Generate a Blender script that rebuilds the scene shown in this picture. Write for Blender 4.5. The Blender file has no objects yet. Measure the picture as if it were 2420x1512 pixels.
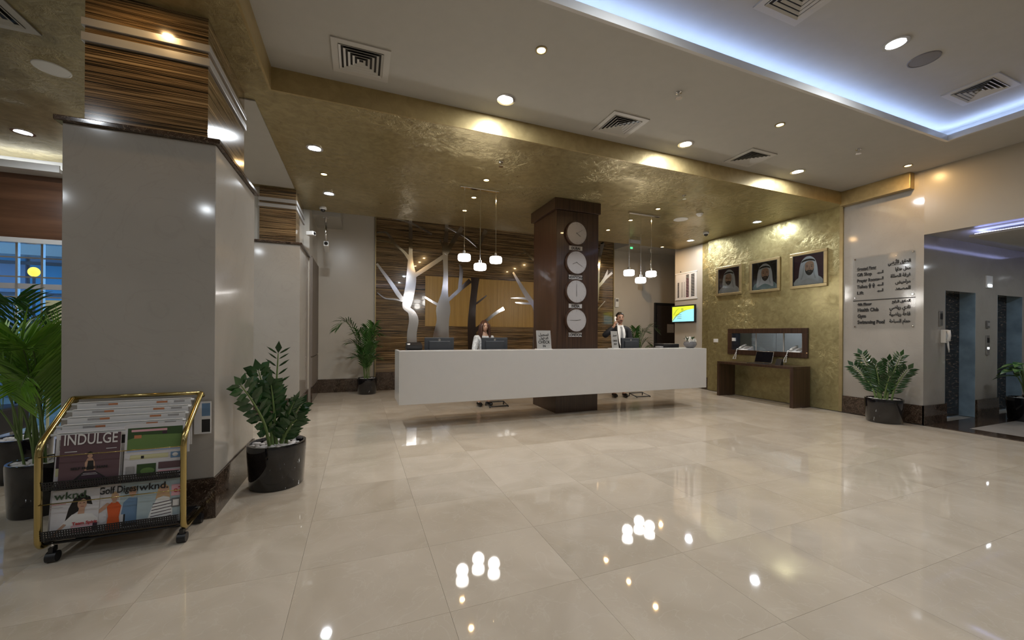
import bpy, bmesh, math, random
from mathutils import Vector, Matrix
SC = bpy.context.scene
COL = SC.collection
PI = math.pi

# ------------------------------------------------------------------ camera
CAM_H = 1.30
YAW = math.atan(360 / 923.0)
ROLL = 0.006
cam_d = bpy.data.cameras.new('camera')
cam = bpy.data.objects.new('camera', cam_d)
COL.objects.link(cam)
cam_d.sensor_width = 36.0
cam_d.lens = 923.0 / 2420.0 * 36.0
cam_d.shift_y = 32.5 / 2420.0
cam_d.clip_start = 0.05
fwd = Vector((math.sin(YAW), math.cos(YAW), 0))
rgt = Vector((math.cos(YAW), -math.sin(YAW), 0))
upv = Vector((0, 0, 1))
r2 = rgt * math.cos(ROLL) + upv * math.sin(ROLL)
u2 = -rgt * math.sin(ROLL) + upv * math.cos(ROLL)
m = Matrix.Identity(4)
for i in range(3):
    m[i][0], m[i][1], m[i][2] = r2[i], u2[i], -fwd[i]
m[2][3] = CAM_H
cam.matrix_world = m
SC.camera = cam

# ------------------------------------------------------------------ world + colour management
W = bpy.data.worlds.new('world')
SC.world = W
W.use_nodes = True
W.node_tree.nodes['Background'].inputs[0].default_value = (0.32, 0.55, 0.80, 1)
W.node_tree.nodes['Background'].inputs[1].default_value = 1.8
SC.view_settings.view_transform = 'Standard'
SC.view_settings.look = 'None'
SC.view_settings.gamma = 1.0
SC.view_settings.use_curve_mapping = False
SC.view_settings.exposure = -0.05
SC.cycles.use_denoising = True
SC.cycles.use_adaptive_sampling = True
SC.cycles.adaptive_threshold = 0.08
SC.cycles.adaptive_min_samples = 16
SC.cycles.max_bounces = 7
SC.cycles.diffuse_bounces = 4
SC.cycles.glossy_bounces = 4
SC.cycles.transmission_bounces = 6
SC.cycles.transparent_max_bounces = 10
SC.cycles.sample_clamp_indirect = 6.0
SC.cycles.caustics_reflective = False
SC.cycles.caustics_refractive = False
COOL = (0.88, 0.94, 1.0)
WARM = (1.0, 0.62, 0.26)
NEUT = (1.0, 0.90, 0.76)
P_WHITE = 20.0      # watts of one cool downlight
P_WARM = 5.0
P_FILL = 14.0       # fill downlights added in the unseen rest of the lobby

# ------------------------------------------------------------------ materials
MATS = {}
def newmat(n):
    mt = bpy.data.materials.new(n); mt.use_nodes = True
    nt = mt.node_tree
    b = nt.nodes['Principled BSDF']
    MATS[n] = mt
    return mt, nt, b
def N(nt, t, **kw):
    nd = nt.nodes.new(t)
    for k, v in kw.items():
        if k.startswith('i_'):
            nd.inputs[k[2:].replace('_', ' ')].default_value = v
        else:
            setattr(nd, k, v)
    return nd
def ramp(nt, stops, interp='LINEAR'):
    r = nt.nodes.new('ShaderNodeValToRGB')
    cr = r.color_ramp; cr.interpolation = interp
    while len(cr.elements) < len(stops): cr.elements.new(0.5)
    for e, (p, c) in zip(cr.elements, stops):
        e.position = p; e.color = (c[0], c[1], c[2], 1)
    return r
def plain(n, c, rough=0.5, metal=0.0, spec=0.5, noise=0.06, nscale=9.0, coat=0.0, bump=0.0):
    mt, nt, b = newmat(n)
    tc = N(nt, 'ShaderNodeTexCoord')
    nz = N(nt, 'ShaderNodeTexNoise'); nz.inputs['Scale'].default_value = nscale; nz.inputs['Detail'].default_value = 4
    nt.links.new(tc.outputs['Object'], nz.inputs['Vector'])
    lo = tuple(max(0, q * (1 - noise)) for q in c); hi = tuple(min(1, q * (1 + noise)) for q in c)
    r = ramp(nt, [(0.3, lo), (0.7, hi)])
    nt.links.new(nz.outputs['Fac'], r.inputs['Fac'])
    nt.links.new(r.outputs['Color'], b.inputs['Base Color'])
    b.inputs['Roughness'].default_value = rough
    b.inputs['Metallic'].default_value = metal
    b.inputs['Specular IOR Level'].default_value = spec
    b.inputs['Coat Weight'].default_value = coat
    b.inputs['Coat Roughness'].default_value = 0.05
    if bump:
        bp = N(nt, 'ShaderNodeBump'); bp.inputs['Strength'].default_value = bump; bp.inputs['Distance'].default_value = 0.01
        nt.links.new(nz.outputs['Fac'], bp.inputs['Height']); nt.links.new(bp.outputs['Normal'], b.inputs['Normal'])
    return mt
def emis(n, c, s):
    mt, nt, b = newmat(n)
    b.inputs['Base Color'].default_value = (c[0], c[1], c[2], 1)
    b.inputs['Emission Color'].default_value = (c[0], c[1], c[2], 1)
    b.inputs['Emission Strength'].default_value = s
    return mt
def marble(n, a, bcol, vein, rough, scale=1.3, per_obj=False, vs=0.35, spec=0.5):
    mt, nt, b = newmat(n)
    tc = N(nt, 'ShaderNodeTexCoord'); vec = tc.outputs['Object']
    oi = None
    if per_obj:
        oi = N(nt, 'ShaderNodeObjectInfo')
        mul = N(nt, 'ShaderNodeMath', operation='MULTIPLY'); mul.inputs[1].default_value = 40.0
        nt.links.new(oi.outputs['Random'], mul.inputs[0])
        ad = N(nt, 'ShaderNodeVectorMath', operation='ADD')
        nt.links.new(vec, ad.inputs[0]); nt.links.new(mul.outputs[0], ad.inputs[1]); vec = ad.outputs[0]
    n1 = N(nt, 'ShaderNodeTexNoise'); n1.inputs['Scale'].default_value = scale; n1.inputs['Detail'].default_value = 6; n1.inputs['Distortion'].default_value = 1.2
    nt.links.new(vec, n1.inputs['Vector'])
    r1 = ramp(nt, [(0.3, a), (0.7, bcol)]); nt.links.new(n1.outputs['Fac'], r1.inputs['Fac'])
    n2 = N(nt, 'ShaderNodeTexNoise'); n2.inputs['Scale'].default_value = scale * 1.7; n2.inputs['Detail'].default_value = 8; n2.inputs['Distortion'].default_value = 2.5
    nt.links.new(vec, n2.inputs['Vector'])
    r2_ = ramp(nt, [(0.485, (0, 0, 0)), (0.5, (1, 1, 1)), (0.515, (0, 0, 0))]); nt.links.new(n2.outputs['Fac'], r2_.inputs['Fac'])
    mx = N(nt, 'ShaderNodeMix', data_type='RGBA'); mx.inputs[7].default_value = (*vein, 1)
    mm = N(nt, 'ShaderNodeMath', operation='MULTIPLY'); mm.inputs[1].default_value = vs
    nt.links.new(r2_.outputs['Color'], mm.inputs[0]); nt.links.new(mm.outputs[0], mx.inputs[0])
    nt.links.new(r1.outputs['Color'], mx.inputs[6])
    out = mx.outputs[2]
    if per_obj:
        hs = N(nt, 'ShaderNodeHueSaturation')
        mr = N(nt, 'ShaderNodeMapRange'); mr.inputs[3].default_value = 0.95; mr.inputs[4].default_value = 1.04
        nt.links.new(oi.outputs['Random'], mr.inputs[0]); nt.links.new(mr.outputs[0], hs.inputs['Value'])
        nt.links.new(out, hs.inputs['Color']); out = hs.outputs[0]
    nt.links.new(out, b.inputs['Base Color'])
    b.inputs['Roughness'].default_value = rough
    b.inputs['Specular IOR Level'].default_value = spec
    return mt
def gold_plaster(n, a, bc, metal, rough, bump, scale):
    mt, nt, b = newmat(n)
    tc = N(nt, 'ShaderNodeTexCoord')
    nz = N(nt, 'ShaderNodeTexNoise'); nz.inputs['Scale'].default_value = scale; nz.inputs['Detail'].default_value = 9; nz.inputs['Roughness'].default_value = 0.62; nz.inputs['Distortion'].default_value = 0.7
    nt.links.new(tc.outputs['Object'], nz.inputs['Vector'])
    n2 = N(nt, 'ShaderNodeTexNoise'); n2.inputs['Scale'].default_value = 1.1; n2.inputs['Detail'].default_value = 3
    nt.links.new(tc.outputs['Object'], n2.inputs['Vector'])
    r = ramp(nt, [(0.35, a), (0.65, bc)]); nt.links.new(nz.outputs['Fac'], r.inputs['Fac'])
    nt.links.new(r.outputs['Color'], b.inputs['Base Color'])
    b.inputs['Metallic'].default_value = metal
    rr = N(nt, 'ShaderNodeMapRange'); rr.inputs[3].default_value = rough - 0.08; rr.inputs[4].default_value = rough + 0.1
    nt.links.new(nz.outputs['Fac'], rr.inputs[0]); nt.links.new(rr.outputs[0], b.inputs['Roughness'])
    rm = ramp(nt, [(0.42, (0.08, 0.08, 0.08)), (0.62, (1, 1, 1))]); nt.links.new(n2.outputs['Fac'], rm.inputs['Fac'])
    mu = N(nt, 'ShaderNodeMath', operation='MULTIPLY'); mu.inputs[1].default_value = bump; nt.links.new(rm.outputs['Color'], mu.inputs[0])
    bp = N(nt, 'ShaderNodeBump'); bp.inputs['Distance'].default_value = 0.035
    nt.links.new(mu.outputs[0], bp.inputs['Strength']); nt.links.new(nz.outputs['Fac'], bp.inputs['Height'])
    nt.links.new(bp.outputs['Normal'], b.inputs['Normal'])
    return mt
def grain(n, stops, scl, rough, per_obj=False, coat=0.0, detail=4, spec=0.5):
    """wood: noise stretched along the grain; scl = xyz frequency"""
    mt, nt, b = newmat(n)
    tc = N(nt, 'ShaderNodeTexCoord'); vec = tc.outputs['Object']
    if per_obj:
        oi = N(nt, 'ShaderNodeObjectInfo')
        mul = N(nt, 'ShaderNodeMath', operation='MULTIPLY'); mul.inputs[1].default_value = 30.0
        nt.links.new(oi.outputs['Random'], mul.inputs[0])
        ad = N(nt, 'ShaderNodeVectorMath', operation='ADD')
        nt.links.new(vec, ad.inputs[0]); nt.links.new(mul.outputs[0], ad.inputs[1]); vec = ad.outputs[0]
    mp = N(nt, 'ShaderNodeMapping'); mp.inputs['Scale'].default_value = scl
    nt.links.new(vec, mp.inputs['Vector'])
    nz = N(nt, 'ShaderNodeTexNoise'); nz.inputs['Scale'].default_value = 1.0; nz.inputs['Detail'].default_value = detail; nz.inputs['Roughness'].default_value = 0.6
    nt.links.new(mp.outputs[0], nz.inputs['Vector'])
    r = ramp(nt, stops); nt.links.new(nz.outputs['Fac'], r.inputs['Fac'])
    nt.links.new(r.outputs['Color'], b.inputs['Base Color'])
    b.inputs['Roughness'].default_value = rough
    b.inputs['Specular IOR Level'].default_value = spec
    b.inputs['Coat Weight'].default_value = coat; b.inputs['Coat Roughness'].default_value = 0.03
    return mt
def glass(n, c=(1, 1, 1), refl=0.12, rough=0.02, ior=1.45):
    mt = bpy.data.materials.new(n); mt.use_nodes = True; nt = mt.node_tree
    nt.nodes.remove(nt.nodes['Principled BSDF'])
    tr = N(nt, 'ShaderNodeBsdfTransparent'); tr.inputs[0].default_value = (*c, 1)
    gl = N(nt, 'ShaderNodeBsdfGlossy'); gl.inputs['Roughness'].default_value = rough
    fr = N(nt, 'ShaderNodeFresnel'); fr.inputs[0].default_value = ior
    ad = N(nt, 'ShaderNodeMath', operation='ADD'); ad.inputs[1].default_value = refl * 0.3; ad.use_clamp = True
    nt.links.new(fr.outputs[0], ad.inputs[0])
    mx = N(nt, 'ShaderNodeMixShader')
    nt.links.new(ad.outputs[0], mx.inputs[0]); nt.links.new(tr.outputs[0], mx.inputs[1]); nt.links.new(gl.outputs[0], mx.inputs[2])
    nt.links.new(mx.outputs[0], nt.nodes['Material Output'].inputs['Surface'])
    MATS[n] = mt
    return mt

marble('floor_marble', (0.53, 0.452, 0.35), (0.65, 0.565, 0.455), (0.70, 0.64, 0.54), 0.035, 1.6, True, 0.30)
plain('grout', (0.46, 0.40, 0.32), 0.3)
marble('wall_marble', (0.375, 0.348, 0.310), (0.44, 0.41, 0.365), (0.26, 0.23, 0.20), 0.09, 0.9, False, 0.12)
marble('dark_marble', (0.020, 0.012, 0.008), (0.085, 0.056, 0.040), (0.42, 0.33, 0.24), 0.09, 9.0, False, 0.6)
grain('lift_panel', [(0.38, (0.004, 0.003, 0.003)), (0.55, (0.03, 0.022, 0.018)), (0.66, (0.16, 0.115, 0.085))], (9, 9, 42), 0.22, True)
plain('jamb_blue', (0.26, 0.36, 0.44), 0.10, noise=0.25, nscale=4.0)
marble('lobby_marble', (0.46, 0.42, 0.38), (0.54, 0.50, 0.46), (0.40, 0.36, 0.32), 0.08, 0.9, False, 0.15)
gold_plaster('gold_ceiling', (0.31, 0.248, 0.118), (0.43, 0.352, 0.178), 0.60, 0.30, 0.9, 11.0)
gold_plaster('gold_wall', (0.31, 0.265, 0.125), (0.42, 0.365, 0.18), 0.60, 0.32, 0.9, 10.0)
gold_plaster('gold_fascia', (0.36, 0.27, 0.12), (0.44, 0.335, 0.155), 0.45, 0.40, 0.15, 9.0)
plain('white_paint', (0.43, 0.415, 0.375), 0.75, noise=0.02)
plain('cream_wall', (0.54, 0.50, 0.43), 0.28, noise=0.03, nscale=2.0)
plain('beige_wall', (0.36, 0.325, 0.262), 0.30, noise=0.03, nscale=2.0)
plain('white_gloss', (0.60, 0.585, 0.56), 0.22, noise=0.01)
plain('white_plastic', (0.80, 0.80, 0.78), 0.35, noise=0.01)
plain('vent_paint', (0.50, 0.485, 0.45), 0.5, noise=0.01)
plain('speaker_grey', (0.20, 0.19, 0.19), 0.7, noise=0.05, nscale=200)
plain('grey_plastic', (0.42, 0.41, 0.41), 0.45, noise=0.02)
plain('black_plastic', (0.012, 0.012, 0.014), 0.35, noise=0.02)
plain('screen_back', (0.045, 0.05, 0.058), 0.42, noise=0.04)
plain('black_ceramic', (0.006, 0.006, 0.008), 0.07, noise=0.0, coat=0.6)
plain('chrome', (0.82, 0.82, 0.83), 0.10, 1.0, noise=0.0)
plain('steel', (0.62, 0.63, 0.65), 0.22, 1.0, noise=0.02)
plain('band_grey', (0.46, 0.45, 0.44), 0.28, 0.35, noise=0.02)
plain('mirror_steel', (0.82, 0.81, 0.82), 0.13, 1.0, noise=0.0)
plain('brass', (0.52, 0.41, 0.17), 0.18, 1.0, noise=0.04)
plain('pale_brass', (0.42, 0.34, 0.18), 0.38, 0.7, noise=0.08)
grain('zebrano', [(0.36, (0.008, 0.005, 0.003)), (0.43, (0.04, 0.025, 0.012)), (0.47, (0.32, 0.21, 0.105)), (0.51, (0.16, 0.10, 0.046)), (0.535, (0.010, 0.006, 0.004)), (0.555, (0.03, 0.018, 0.009)), (0.59, (0.24, 0.15, 0.07)), (0.66, (0.40, 0.28, 0.145))], (0.45, 0.45, 78), 0.14, True, 0.7, 3)
grain('wenge', [(0.30, (0.022, 0.011, 0.007)), (0.55, (0.055, 0.028, 0.017)), (0.75, (0.085, 0.046, 0.028))], (60, 60, 1.1), 0.28, False, 0.25)
grain('ochre_wood', [(0.3, (0.36, 0.22, 0.055)), (0.7, (0.48, 0.31, 0.09))], (30, 30, 0.8), 0.35)
grain('brown_wood', [(0.3, (0.075, 0.034, 0.018)), (0.7, (0.14, 0.066, 0.034))], (0.7, 0.7, 9), 0.22, False, 0.4)
grain('leaf', [(0.3, (0.018, 0.065, 0.012)), (0.7, (0.06, 0.17, 0.028))], (3, 3, 3), 0.35, True)
grain('leaf_bright', [(0.3, (0.09, 0.22, 0.02)), (0.7, (0.24, 0.46, 0.05))], (3, 3, 3), 0.40, True)
grain('leaf_dark', [(0.3, (0.010, 0.034, 0.010)), (0.7, (0.030, 0.085, 0.022))], (4, 4, 4), 0.22, True)
grain('leaf_mottled', [(0.42, (0.02, 0.10, 0.02)), (0.50, (0.10, 0.24, 0.05)), (0.60, (0.32, 0.42, 0.16))], (18, 18, 18), 0.30, True)
plain('stem_green', (0.13, 0.20, 0.06), 0.5, noise=0.2)
plain('pebble', (0.66, 0.63, 0.62), 0.6, noise=0.12, nscale=30)
plain('soil', (0.03, 0.02, 0.015), 0.9)
plain('paper', (0.72, 0.70, 0.68), 0.7, noise=0.02)
plain('paper_grey', (0.36, 0.34, 0.33), 0.7, noise=0.10, nscale=60)
plain('ink', (0.015, 0.014, 0.014), 0.6)
plain('ink_grey', (0.16, 0.155, 0.15), 0.6)
plain('skin', (0.52, 0.31, 0.21), 0.5, noise=0.04)
plain('skin_dark', (0.36, 0.20, 0.13), 0.5, noise=0.04)
plain('lip', (0.40, 0.12, 0.10), 0.45)
plain('hair_black', (0.010, 0.008, 0.007), 0.4, noise=0.3, nscale=60)
plain('hair_brown', (0.06, 0.024, 0.014), 0.4, noise=0.4, nscale=60)
plain('suit', (0.012, 0.012, 0.015), 0.7, noise=0.15, nscale=120)
plain('shirt', (0.75, 0.75, 0.73), 0.7)
plain('tie_grey', (0.20, 0.20, 0.20), 0.5, noise=0.2, nscale=80)
plain('blouse', (0.55, 0.57, 0.58), 0.6, noise=0.35, nscale=26)
plain('shoe', (0.01, 0.009, 0.009), 0.2)
emis('lens_cool', COOL, 14.0)
emis('lens_warm', (1.0, 0.80, 0.50), 12.0)
emis('led', (0.40, 0.56, 1.0), 15.0)
emis('led_lobby', (0.42, 0.48, 1.0), 9.0)
emis('pendant_glow', (1.0, 0.97, 0.93), 12.0)
emis('screen_yellow', (0.62, 0.72, 0.04), 1.0)
emis('screen_blue', (0.30, 0.72, 0.80), 1.0)
emis('screen_olive', (0.25, 0.32, 0.03), 1.0)
emis('exit_green', (0.1, 0.8, 0.3), 1.2)
emis('lamp_yellow', (1.0, 0.62, 0.06), 2.5)
glass('clear_glass', (0.93, 0.96, 0.97), 0.12)
glass('acrylic', (0.985, 0.985, 0.985), 0.0, ior=1.12)
glass('tint_glass', (0.70, 0.84, 0.95), 0.25)
C = {}
def col(n, c, rough=0.6): return plain(n, c, rough, noise=0.03)
for n, c in dict(mauve=(0.115, 0.062, 0.072), plum=(0.045, 0.02, 0.035), maroon=(0.055, 0.016, 0.03), field_green=(0.13, 0.22, 0.06),
                 dark_green=(0.035, 0.075, 0.02), cover_pale=(0.62, 0.60, 0.61), cover_blue=(0.38, 0.47, 0.50), orange=(0.62, 0.10, 0.02),
                 denim=(0.14, 0.24, 0.38), blond=(0.55, 0.36, 0.20), red_print=(0.50, 0.05, 0.05), pink_print=(0.70, 0.38, 0.42),
                 rust=(0.50, 0.20, 0.09), sky_blue=(0.30, 0.38, 0.55), headdress=(0.70, 0.72, 0.76), robe_white=(0.62, 0.64, 0.66), robe_teal=(0.22, 0.33, 0.34), robe_shade=(0.50, 0.52, 0.56),
                 facade_blue=(0.10, 0.42, 0.70), facade_dark=(0.03, 0.06, 0.12), facade_grey=(0.22, 0.24, 0.28), cream_board=(0.62, 0.60, 0.36), pave=(0.3, 0.3, 0.3),
                 door_brown=(0.030, 0.022, 0.020), panel_taupe=(0.20, 0.17, 0.145), office_blue=(0.22, 0.30, 0.42), office_grey=(0.34, 0.35, 0.36)).items():
    col(n, c)

# ------------------------------------------------------------------ mesh helpers
class MB:
    def __init__(s, o=(0, 0, 0)):
        s.v = []; s.f = []; s.m = []; s.o = Vector(o)
    def add(s, vs, fs, mi=0):
        k = len(s.v)
        s.v += [Vector(v) - s.o for v in vs]
        s.f += [tuple(i + k for i in f) for f in fs]
        s.m += [mi] * len(fs)
        return s
    def box(s, x0, x1, y0, y1, z0, z1, mi=0):
        return s.add([(x0, y0, z0), (x1, y0, z0), (x1, y1, z0), (x0, y1, z0), (x0, y0, z1), (x1, y0, z1), (x1, y1, z1), (x0, y1, z1)],
                     [(0, 3, 2, 1), (4, 5, 6, 7), (0, 1, 5, 4), (1, 2, 6, 5), (2, 3, 7, 6), (3, 0, 4, 7)], mi)
    def obox(s, c, ax, ay, az, mi=0):
        """oriented box: centre and three half-extent vectors"""
        c = Vector(c); ax = Vector(ax); ay = Vector(ay); az = Vector(az)
        vs = [c + ax * a + ay * b + az * d for d in (-1, 1) for a, b in ((-1, -1), (1, -1), (1, 1), (-1, 1))]
        return s.add(vs, [(0, 3, 2, 1), (4, 5, 6, 7), (0, 1, 5, 4), (1, 2, 6, 5), (2, 3, 7, 6), (3, 0, 4, 7)], mi)
    def tube(s, path, r, n=8, mi=0, closed=False, caps=True):
        P = [Vector(p) for p in path]; L = len(P)
        R = r if isinstance(r, (list, tuple)) else [r] * L
        vs = []; prev = None
        for i in range(L):
            if closed: t = P[(i + 1) % L] - P[i - 1]
            else: t = P[min(i + 1, L - 1)] - P[max(i - 1, 0)]
            t.normalize()
            if prev is None:
                a = Vector((0, 0, 1)) if abs(t.z) < 0.9 else Vector((1, 0, 0))
                nrm = t.cross(a).normalized()
            else:
                nrm = (prev - t * prev.dot(t))
                nrm = nrm.normalized() if nrm.length > 1e-6 else t.orthogonal().normalized()
            prev = nrm; bn = t.cross(nrm)
            for k in range(n):
                a = 2 * PI * k / n
                vs.append(P[i] + (nrm * math.cos(a) + bn * math.sin(a)) * R[i])
        fs = []
        for i in range(L if closed else L - 1):
            j = (i + 1) % L
            for k in range(n):
                q = (k + 1) % n
                fs.append((i * n + k, i * n + q, j * n + q, j * n + k))
        if caps and not closed:
            fs.append(tuple(range(n - 1, -1, -1))); fs.append(tuple((L - 1) * n + k for k in range(n)))
        return s.add(vs, fs, mi)
    def lathe(s, c, prof, n=32, mi=0, axis=None):
        c = Vector(c); vs = []; fs = []
        if axis is None: X, Y, Z = Vector((1, 0, 0)), Vector((0, 1, 0)), Vector((0, 0, 1))
        else:
            Z = Vector(axis).normalized(); X = Z.orthogonal().normalized(); Y = Z.cross(X)
        for r, z in prof:
            for k in range(n):
                a = 2 * PI * k / n
                vs.append(c + X * (r * math.cos(a)) + Y * (r * math.sin(a)) + Z * z)
        for i in range(len(prof) - 1):
            for k in range(n):
                q = (k + 1) % n
                fs.append((i * n + k, i * n + q, (i + 1) * n + q, (i + 1) * n + k))
        fs.append(tuple(range(n - 1, -1, -1)))
        fs.append(tuple((len(prof) - 1) * n + k for k in range(n)))
        return s.add(vs, fs, mi)
    def ell(s, c, rx, ry, rz, nu=16, nv=10, mi=0, fn=None):
        c = Vector(c); vs = []; fs = []
        for j in range(nv + 1):
            ph = PI * j / nv
            for k in range(nu):
                a = 2 * PI * k / nu
                d = Vector((math.sin(ph) * math.cos(a), math.sin(ph) * math.sin(a), -math.cos(ph)))
                q = Vector((d.x * rx, d.y * ry, d.z * rz))
                if fn: q = fn(q, d)
                vs.append(c + q)
        for j in range(nv):
            for k in range(nu):
                q = (k + 1) % nu
                fs.append((j * nu + k, j * nu + q, (j + 1) * nu + q, (j + 1) * nu + k))
        return s.add(vs, fs, mi)
    def prism(s, pts, O, U, V, t, mi=0):
        """polygon pts in (u,v) on plane O,U,V, thickness t along the normal UxV"""
        O = Vector(O); U = Vector(U); V = Vector(V); Nn = U.cross(V).normalized()
        k = len(pts)
        a = [O + U * p[0] + V * p[1] for p in pts]
        b = [q + Nn * t for q in a]
        fs = [tuple(range(k - 1, -1, -1)), tuple(range(k, 2 * k))] + [(i, (i + 1) % k, k + (i + 1) % k, k + i) for i in range(k)]
        return s.add(a + b, fs, mi)
    def poly(s, pts, O, U, V, off=0.0, mi=0):
        O = Vector(O); U = Vector(U); V = Vector(V); Nn = U.cross(V).normalized()
        return s.add([O + U * p[0] + V * p[1] + Nn * off for p in pts], [tuple(range(len(pts)))], mi)
    def build(s, name, mat, parent=None, smooth=False, bevel=0.0, kind=None):
        me = bpy.data.meshes.new(name)
        me.from_pydata([tuple(v) for v in s.v], [], s.f)
        for x in (mat if isinstance(mat, (list, tuple)) else [mat]): me.materials.append(MATS[x])
        for p, mi in zip(me.polygons, s.m):
            p.material_index = mi; p.use_smooth = bool(smooth)
        me.update()
        bm = bmesh.new(); bm.from_mesh(me)
        if smooth: bmesh.ops.remove_doubles(bm, verts=bm.verts, dist=1e-5)
        bmesh.ops.recalc_face_normals(bm, faces=bm.faces)
        bm.to_mesh(me); bm.free()
        if smooth and smooth is not True:
            me.set_sharp_from_angle(angle=smooth)
        o = bpy.data.objects.new(name, me)
        COL.objects.link(o)
        if parent is not None: o.parent = parent
        else: o.location = s.o
        if bevel:
            bv = o.modifiers.new('bevel', 'BEVEL'); bv.width = bevel; bv.segments = 2; bv.limit_method = 'ANGLE'
        if kind: o['kind'] = kind
        return o
SM = math.radians(40)
def tag(o, label, cat, group=None, kind=None):
    if label: o['label'] = label
    if cat: o['category'] = cat
    if group: o['group'] = group
    if kind: o['kind'] = kind
    return o
def thing(name, loc, label, cat, group=None):
    o = bpy.data.objects.new(name, None); o.empty_display_size = 0.1
    COL.objects.link(o); o.location = loc
    return tag(o, label, cat, group)
def struct(o, label=None):
    o['kind'] = 'structure'
    if label: o['label'] = label
    return o
def ring(n, r=1.0, rx=None, ry=None, cx=0, cy=0):
    rx = rx or r; ry = ry or r
    return [(cx + rx * math.cos(2 * PI * k / n), cy + ry * math.sin(2 * PI * k / n)) for k in range(n)]
def rect(a, b, c, d): return [(a, b), (c, b), (c, d), (a, d)]

# arabic shaping (letters -> presentation forms, drawn right to left)
AR = {}
for ch, b0, nform in [('ا', 0xFE8D, 2), ('أ', 0xFE83, 2), ('ب', 0xFE8F, 4), ('ة', 0xFE93, 2), ('ت', 0xFE95, 4), ('ج', 0xFE9D, 4), ('ح', 0xFEA1, 4), ('د', 0xFEA9, 2), ('ر', 0xFEAD, 2),
                      ('س', 0xFEB1, 4), ('ص', 0xFEB9, 4), ('ض', 0xFEBD, 4), ('ط', 0xFEC1, 4), ('ع', 0xFEC9, 4), ('غ', 0xFECD, 4), ('ف', 0xFED1, 4), ('ق', 0xFED5, 4),
                      ('ل', 0xFEDD, 4), ('م', 0xFEE1, 4), ('ن', 0xFEE5, 4), ('ه', 0xFEE9, 4), ('و', 0xFEED, 2), ('ي', 0xFEF1, 4)]:
    AR[ch] = (b0, nform)
def arabic(t):
    out = []
    for i, ch in enumerate(t):
        if ch not in AR: out.append(ch); continue
        b0, nf = AR[ch]
        pv = i > 0 and t[i - 1] in AR and AR[t[i - 1]][1] == 4
        nx = i < len(t) - 1 and t[i + 1] in AR and nf == 4
        out.append(chr(b0 + (3 if pv and nx else 2 if nx else 1 if pv else 0) if nf == 4 else b0 + (1 if pv else 0)))
    return ''.join(reversed(out))
def text(s, O, U, V, size, mat, parent=None, origin=(0, 0, 0), align='LEFT', fat=0.0, name='lettering', ex=0.001, width=None):
    cu = bpy.data.curves.new('t', 'FONT'); cu.body = s; cu.size = size; cu.align_x = align; cu.offset = fat; cu.extrude = ex; cu.resolution_u = 3
    ob = bpy.data.objects.new('t', cu)
    me = bpy.data.meshes.new_from_object(ob)
    bpy.data.objects.remove(ob); bpy.data.curves.remove(cu)
    me.name = name
    O = Vector(O) - Vector(origin); U = Vector(U).normalized(); V = Vector(V).normalized(); Nn = U.cross(V)
    k = 1.0
    if width and len(me.vertices):
        xs = [v.co.x for v in me.vertices]; k = width / max(1e-4, max(xs) - min(xs))
    for v in me.vertices:
        v.co = O + U * (v.co.x * k) + V * v.co.y + Nn * (v.co.z + ex)
    me.materials.clear(); me.materials.append(MATS[mat])
    o = bpy.data.objects.new(name, me); COL.objects.link(o)
    if parent is not None: o.parent = parent
    return o

# ================================================================== SETTING
XR, YB = 7.70, 9.35          # right wall plane, back wall plane
ZG, ZU, ZT = 3.53, 3.74, 3.93   # gold soffit, white ceiling, raised tray
XS, YS = -0.79, 4.17         # edges of the gold soffit
YG = 7.95                    # far edge of the gold soffit

# floor with marble tiles
fl = struct(MB((0, 0, 0)).box(-7.2, 12.6, -5.2, 12.0, -0.12, -0.012).build('floor', 'grout'), 'polished beige marble tile floor')
TX, TY = 0.70, 0.60
tile_me = MB().box(-TX / 2 + 0.0006, TX / 2 - 0.0006, -TY / 2 + 0.0006, TY / 2 - 0.0006, -0.012, 0.0).build('tile', 'floor_marble', fl)
tm = tile_me.data
cells = []
for i in range(-10, 12):
    for j in range(-8, 16):
        x = 0.05 + i * TX; y = 0.30 + j * TY
        if x + TX / 2 > XR + 0.2 or y > YB + 0.2 or x < -7 or (x < -1.2 and y > 6.9): continue
        dd = x * fwd.x + y * fwd.y
        uu = (x * rgt.x + y * rgt.y) / dd if dd > 0.3 else 99
        vis = dd > 1.0 and -1.5 < uu < 1.5
        cells.append((0 if vis else 1, dd if vis else 99, x, y))
cells.sort()
rest = MB()
first = True
for n, (iv, dd, x, y) in enumerate(cells):
    if n < 300 and iv == 0:
        if first: o = tile_me; first = False
        else:
            o = bpy.data.objects.new('tile', tm); COL.objects.link(o); o.parent = fl
        o.location = (x, y, 0)
    else:
        rest.box(x - TX / 2 + 0.0006, x + TX / 2 - 0.0006, y - TY / 2 + 0.0006, y + TY / 2 - 0.0006, -0.012, 0.0)
rest.build('tile_field', 'floor_marble', fl, kind='stuff')
# lift lobby floor: dark border and light slabs
lb = MB()
lb.box(XR + 0.02, XR + 0.34, 0.5, 3.15, -0.012, 0.0); lb.box(XR + 0.34, 12.4, 2.80, 3.15, -0.012, 0.0)
lb.build('border_strip', 'dark_marble', fl)
for i in range(7):
    for j in range(4):
        x0 = XR + 0.345 + i * 0.62; y0 = 2.795 - (j + 1) * 0.6
        MB().box(x0, x0 + 0.617, y0, y0 + 0.597, -0.012, 0.0).build('lobby_tile', 'lobby_marble', fl)

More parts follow.
